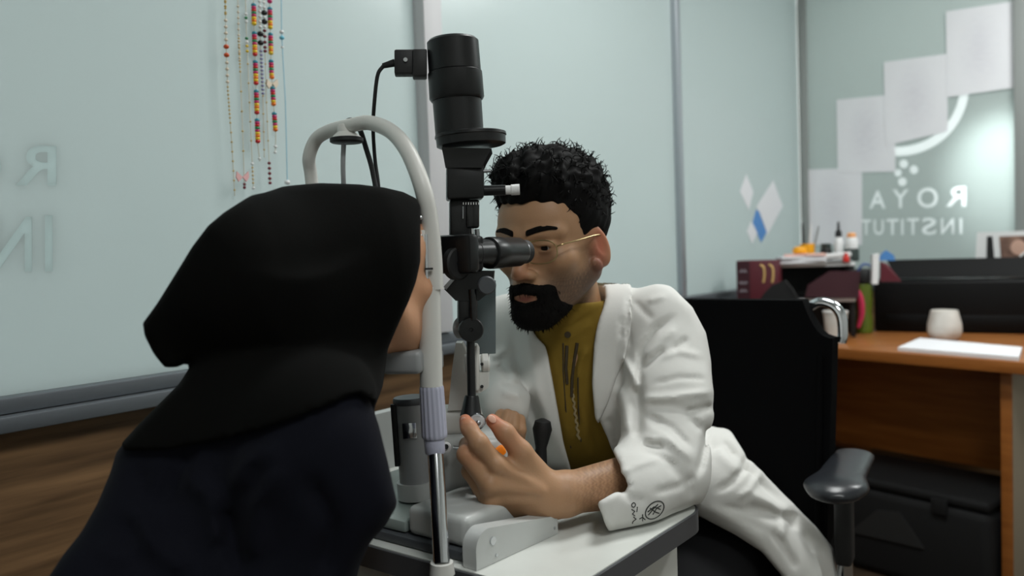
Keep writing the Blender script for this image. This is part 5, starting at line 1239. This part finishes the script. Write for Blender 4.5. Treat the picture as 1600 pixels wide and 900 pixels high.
# ------------------------------------------------------------------ the patient
HP = Frame(P(572, 437, 0.985), R, A, Z, 0.89)
pt_ = thing('person', 'person in black headscarf and navy coat at the headrest, seen from behind', 'person', np.array([-0.25, 0.80, 0.0]))
pf = Field(axis_grid([(-0.52, -0.30, 0.012), (-0.30, 0.0, 0.0028), (0.0, 0.2, 0.012)]), axis_grid([(0.5, 0.84, 0.012), (0.84, 1.14, 0.0028), (1.14, 1.35, 0.012)]), axis_grid([(0.40, 0.94, 0.014), (0.94, 1.26, 0.0028)]))
build_head(pf, HP, False)
pnb = P(460, 610, 0.90)
pf.cone(HP.p(0, -0.02, -0.05), pnb, 0.045, 0.052, 0.02)
SR, SL = P(505, 705, 0.80), P(315, 650, 1.02); PT, PB = P(420, 690, 0.90), np.array([-0.27, 0.76, 0.52])
pf.cone(pnb, PT, 0.05, 0.09, 0.03).cone(PT, PB+Z*0.1, 0.09, 0.07, 0.03).cone(SR, SL, 0.035, 0.035, 0.03)
v, f = pf.mesh(2); v, f = biggest(v, f)
l = HP.loc(v[:, 0], v[:, 1], v[:, 2]); col = np.tile(np.array(lin((196, 146, 112)))[None], (len(v), 1)); sx = np.abs(l[0])
col = mixc(col, (176, 84, 78), np.clip(bl((0, 0.092, -0.061), (0.020, 0.012, 0.006))+bl((0, 0.092, -0.072), (0.018, 0.012, 0.006)), 0, 0.9))
col = mixc(col, (30, 22, 20), np.clip(bl((0.034, 0.080, 0.028), (0.024, 0.02, 0.005)), 0, 0.9))
col = mixc(col, (200, 118, 92), 0.5*np.clip(bl((0.04, 0.075, -0.02), (0.02, 0.03, 0.02)), 0, 1))
link('body', v, f, 'skin', pt_, 180, col)
for s in (-1, 1): MB().sphere(HP.p(s*0.033, 0.0695, 0.004), 0.0116, 16, 10).build('eyeball', 'eye', pt_)
# navy coat
nf = Field(*grid((-0.62, 0.40, 0.02), (0.10, 1.22, 1.06), 0.006))
nf.cone(SR, SL, 0.075, 0.075, 0.0).cone(PT, PB, 0.135, 0.165, 0.05).cone(P(470, 640, 0.90), PT, 0.07, 0.12, 0.05)
nf.cone(P(330, 690, 0.92), P(190, 950, 0.80), 0.10, 0.13, 0.06)
EL = P(563, 802, 0.83)
nf.chain([SR, P(548, 760, 0.80), EL], [0.072, 0.064, 0.050], 0.04).cone(EL, P(575, 815, 0.96), 0.045, 0.035, 0.03)
nf.cone(P(510, 780, 0.82), P(470, 980, 0.80), 0.075, 0.09, 0.05)
for sd in (-1, 1):
    h_ = PB+R*0.10*sd-Z*0.02; kn_ = h_+A*0.33-Z*0.02; nf.chain([h_, kn_, kn_-A*0.06-Z*(kn_[2]-0.06)], [0.12, 0.085, 0.075], 0.04)
nf.both(lambda X, Y, Zz: 0.022-Zz, 0, 0.06)
nsil = poly_px([(330, 540), (440, 520), (560, 560), (578, 625), (592, 665), (606, 722), (621, 788), (603, 820), (577, 848), (561, 885), (552, 930), (620, 1000), (900, 1700), (900, 2600), (-900, 2600), (-300, 1300), (20, 1000), (76, 902), (98, 868), (127, 832), (152, 788), (172, 740), (182, 706), (215, 668), (284, 600), (320, 552)])
nf.bothfull(nsil, 0.018)
nbase = nf.copy(0.0)
nf.shift(folds_px([([(360, 770), (390, 720), (440, 700)], 14, 0.010), ([(350, 790), (365, 850), (380, 900)], 14, -0.012), ([(200, 780), (240, 850), (300, 900)], 16, 0.012), ([(215, 720), (225, 770), (195, 860)], 14, -0.006),
    ([(440, 720), (400, 790), (395, 880)], 16, 0.010), ([(280, 730), (330, 780), (345, 860)], 16, 0.010), ([(150, 850), (200, 880)], 12, 0.006), ([(300, 700), (250, 800)], 16, -0.010), ([(480, 740), (520, 820), (500, 900)], 16, -0.010)]), 0.04)
v, f = nf.mesh(2); v, f = biggest(v, f); ncoat = link('navy_coat', v, f, 'navy', pt_, 180)
# headscarf
sf = Field(*grid((-0.52, 0.62, 0.82), (0.02, 1.18, 1.26), 0.0042))
sub = tuple(np.meshgrid(np.searchsorted(nbase.x, sf.x), np.searchsorted(nbase.y, sf.y), np.searchsorted(nbase.z, sf.z), indexing='ij'))
def tri(nb, xs, ys, zs):
    F = nb.F
    def ii(g, q): t = np.clip((q-g[0])/(g[1]-g[0]), 0, len(g)-1.001); i = t.astype(int); return i, (t-i).astype(np.float32)
    (ix, tx), (iy, ty), (iz, tz) = ii(nb.x, xs), ii(nb.y, ys), ii(nb.z, zs)
    G = F[ix]*(1-tx)[:, None, None]+F[ix+1]*tx[:, None, None]; G = G[:, iy]*(1-ty)[None, :, None]+G[:, iy+1]*ty[None, :, None]
    return G[:, :, iz]*(1-tz)+G[:, :, iz+1]*tz
cape = tri(nbase, sf.x, sf.y, sf.z)-0.010
sf.F = cape.astype(np.float32)
hem = poly_px([(150, 500), (700, 400), (700, 660), (590, 640), (577, 622), (556, 613), (512, 633), (452, 656), (400, 673), (330, 691), (250, 704), (194, 704), (186, 697), (150, 690)])
sf.bothfull(lambda X, Y, Zz: np.maximum(hem(X, Y, Zz), -10), 0.003)
hx = (R, A, Z)
sf.ell(HP.p(0, -0.005, 0.026), (0.098, 0.125, 0.122), hx, 0.0)
sf.cone(HP.p(0, 0.06, 0.07), HP.p(0, -0.02, 0.04), 0.062, 0.09, 0.03)
sf.cone(HP.p(0, -0.05, 0.01), P(365, 432, 0.85), 0.112, 0.082, 0.03)
sf.cone(P(365, 440, 0.85), P(240, 508, 0.815), 0.080, 0.026, 0.03).cone(P(330, 470, 0.85), P(262, 562, 0.815), 0.07, 0.020, 0.02)
sf.cone(HP.p(0, 0.02, -0.05), P(560, 590, 0.97), 0.075, 0.050, 0.03).cone(P(560, 590, 0.97), P(540, 640, 0.93), 0.050, 0.04, 0.03)
sf.cone(HP.p(0, -0.04, -0.05), P(450, 610, 0.90), 0.085, 0.085, 0.025).cone(P(470, 590, 0.92), P(530, 640, 0.87), 0.07, 0.05, 0.03)
face = poly_px([(657, 322), (650, 310), (630, 300), (600, 293), (560, 288), (500, 286), (440, 291), (395, 303), (350, 332), (325, 353), (300, 386), (275, 427), (245, 475), (223, 505), (226, 525), (240, 553), (257, 574), (276, 574), (304, 562), (280, 600), (216, 664), (186, 697), (190, 760), (600, 700), (584, 640), (598, 604), (604, 560), (606, 545), (624, 503), (639, 470), (650, 440), (657, 408)])
sf.bothfull(face, 0.008)
sf.shift(folds_px([([(305, 560), (350, 520), (420, 530), (490, 548), (560, 600)], 9, 0.011), ([(300, 575), (360, 545), (440, 552), (520, 585)], 10, -0.012), ([(345, 400), (310, 450), (320, 505)], 12, 0.006),
    ([(320, 420), (345, 490), (400, 510)], 14, -0.008), ([(450, 340), (470, 420), (520, 500), (570, 590)], 9, 0.005), ([(480, 360), (500, 430), (545, 510)], 10, -0.005),
    ([(550, 350), (570, 430), (585, 500)], 9, 0.005), ([(575, 360), (590, 430)], 9, -0.004), ([(620, 330), (630, 400), (610, 480)], 9, -0.005), ([(250, 640), (330, 600), (300, 680)], 12, 0.006),
    ([(390, 560), (385, 620), (340, 680)], 12, 0.006), ([(300, 600), (270, 650)], 9, -0.006), ([(470, 580), (520, 600), (560, 612)], 8, 0.006), ([(250, 480), (285, 510), (300, 560)], 10, -0.006)]), 0.03)
v, f = sf.mesh(2); v, f = biggest(v, f); link('headscarf', v, f, 'hijab', pt_, 180)
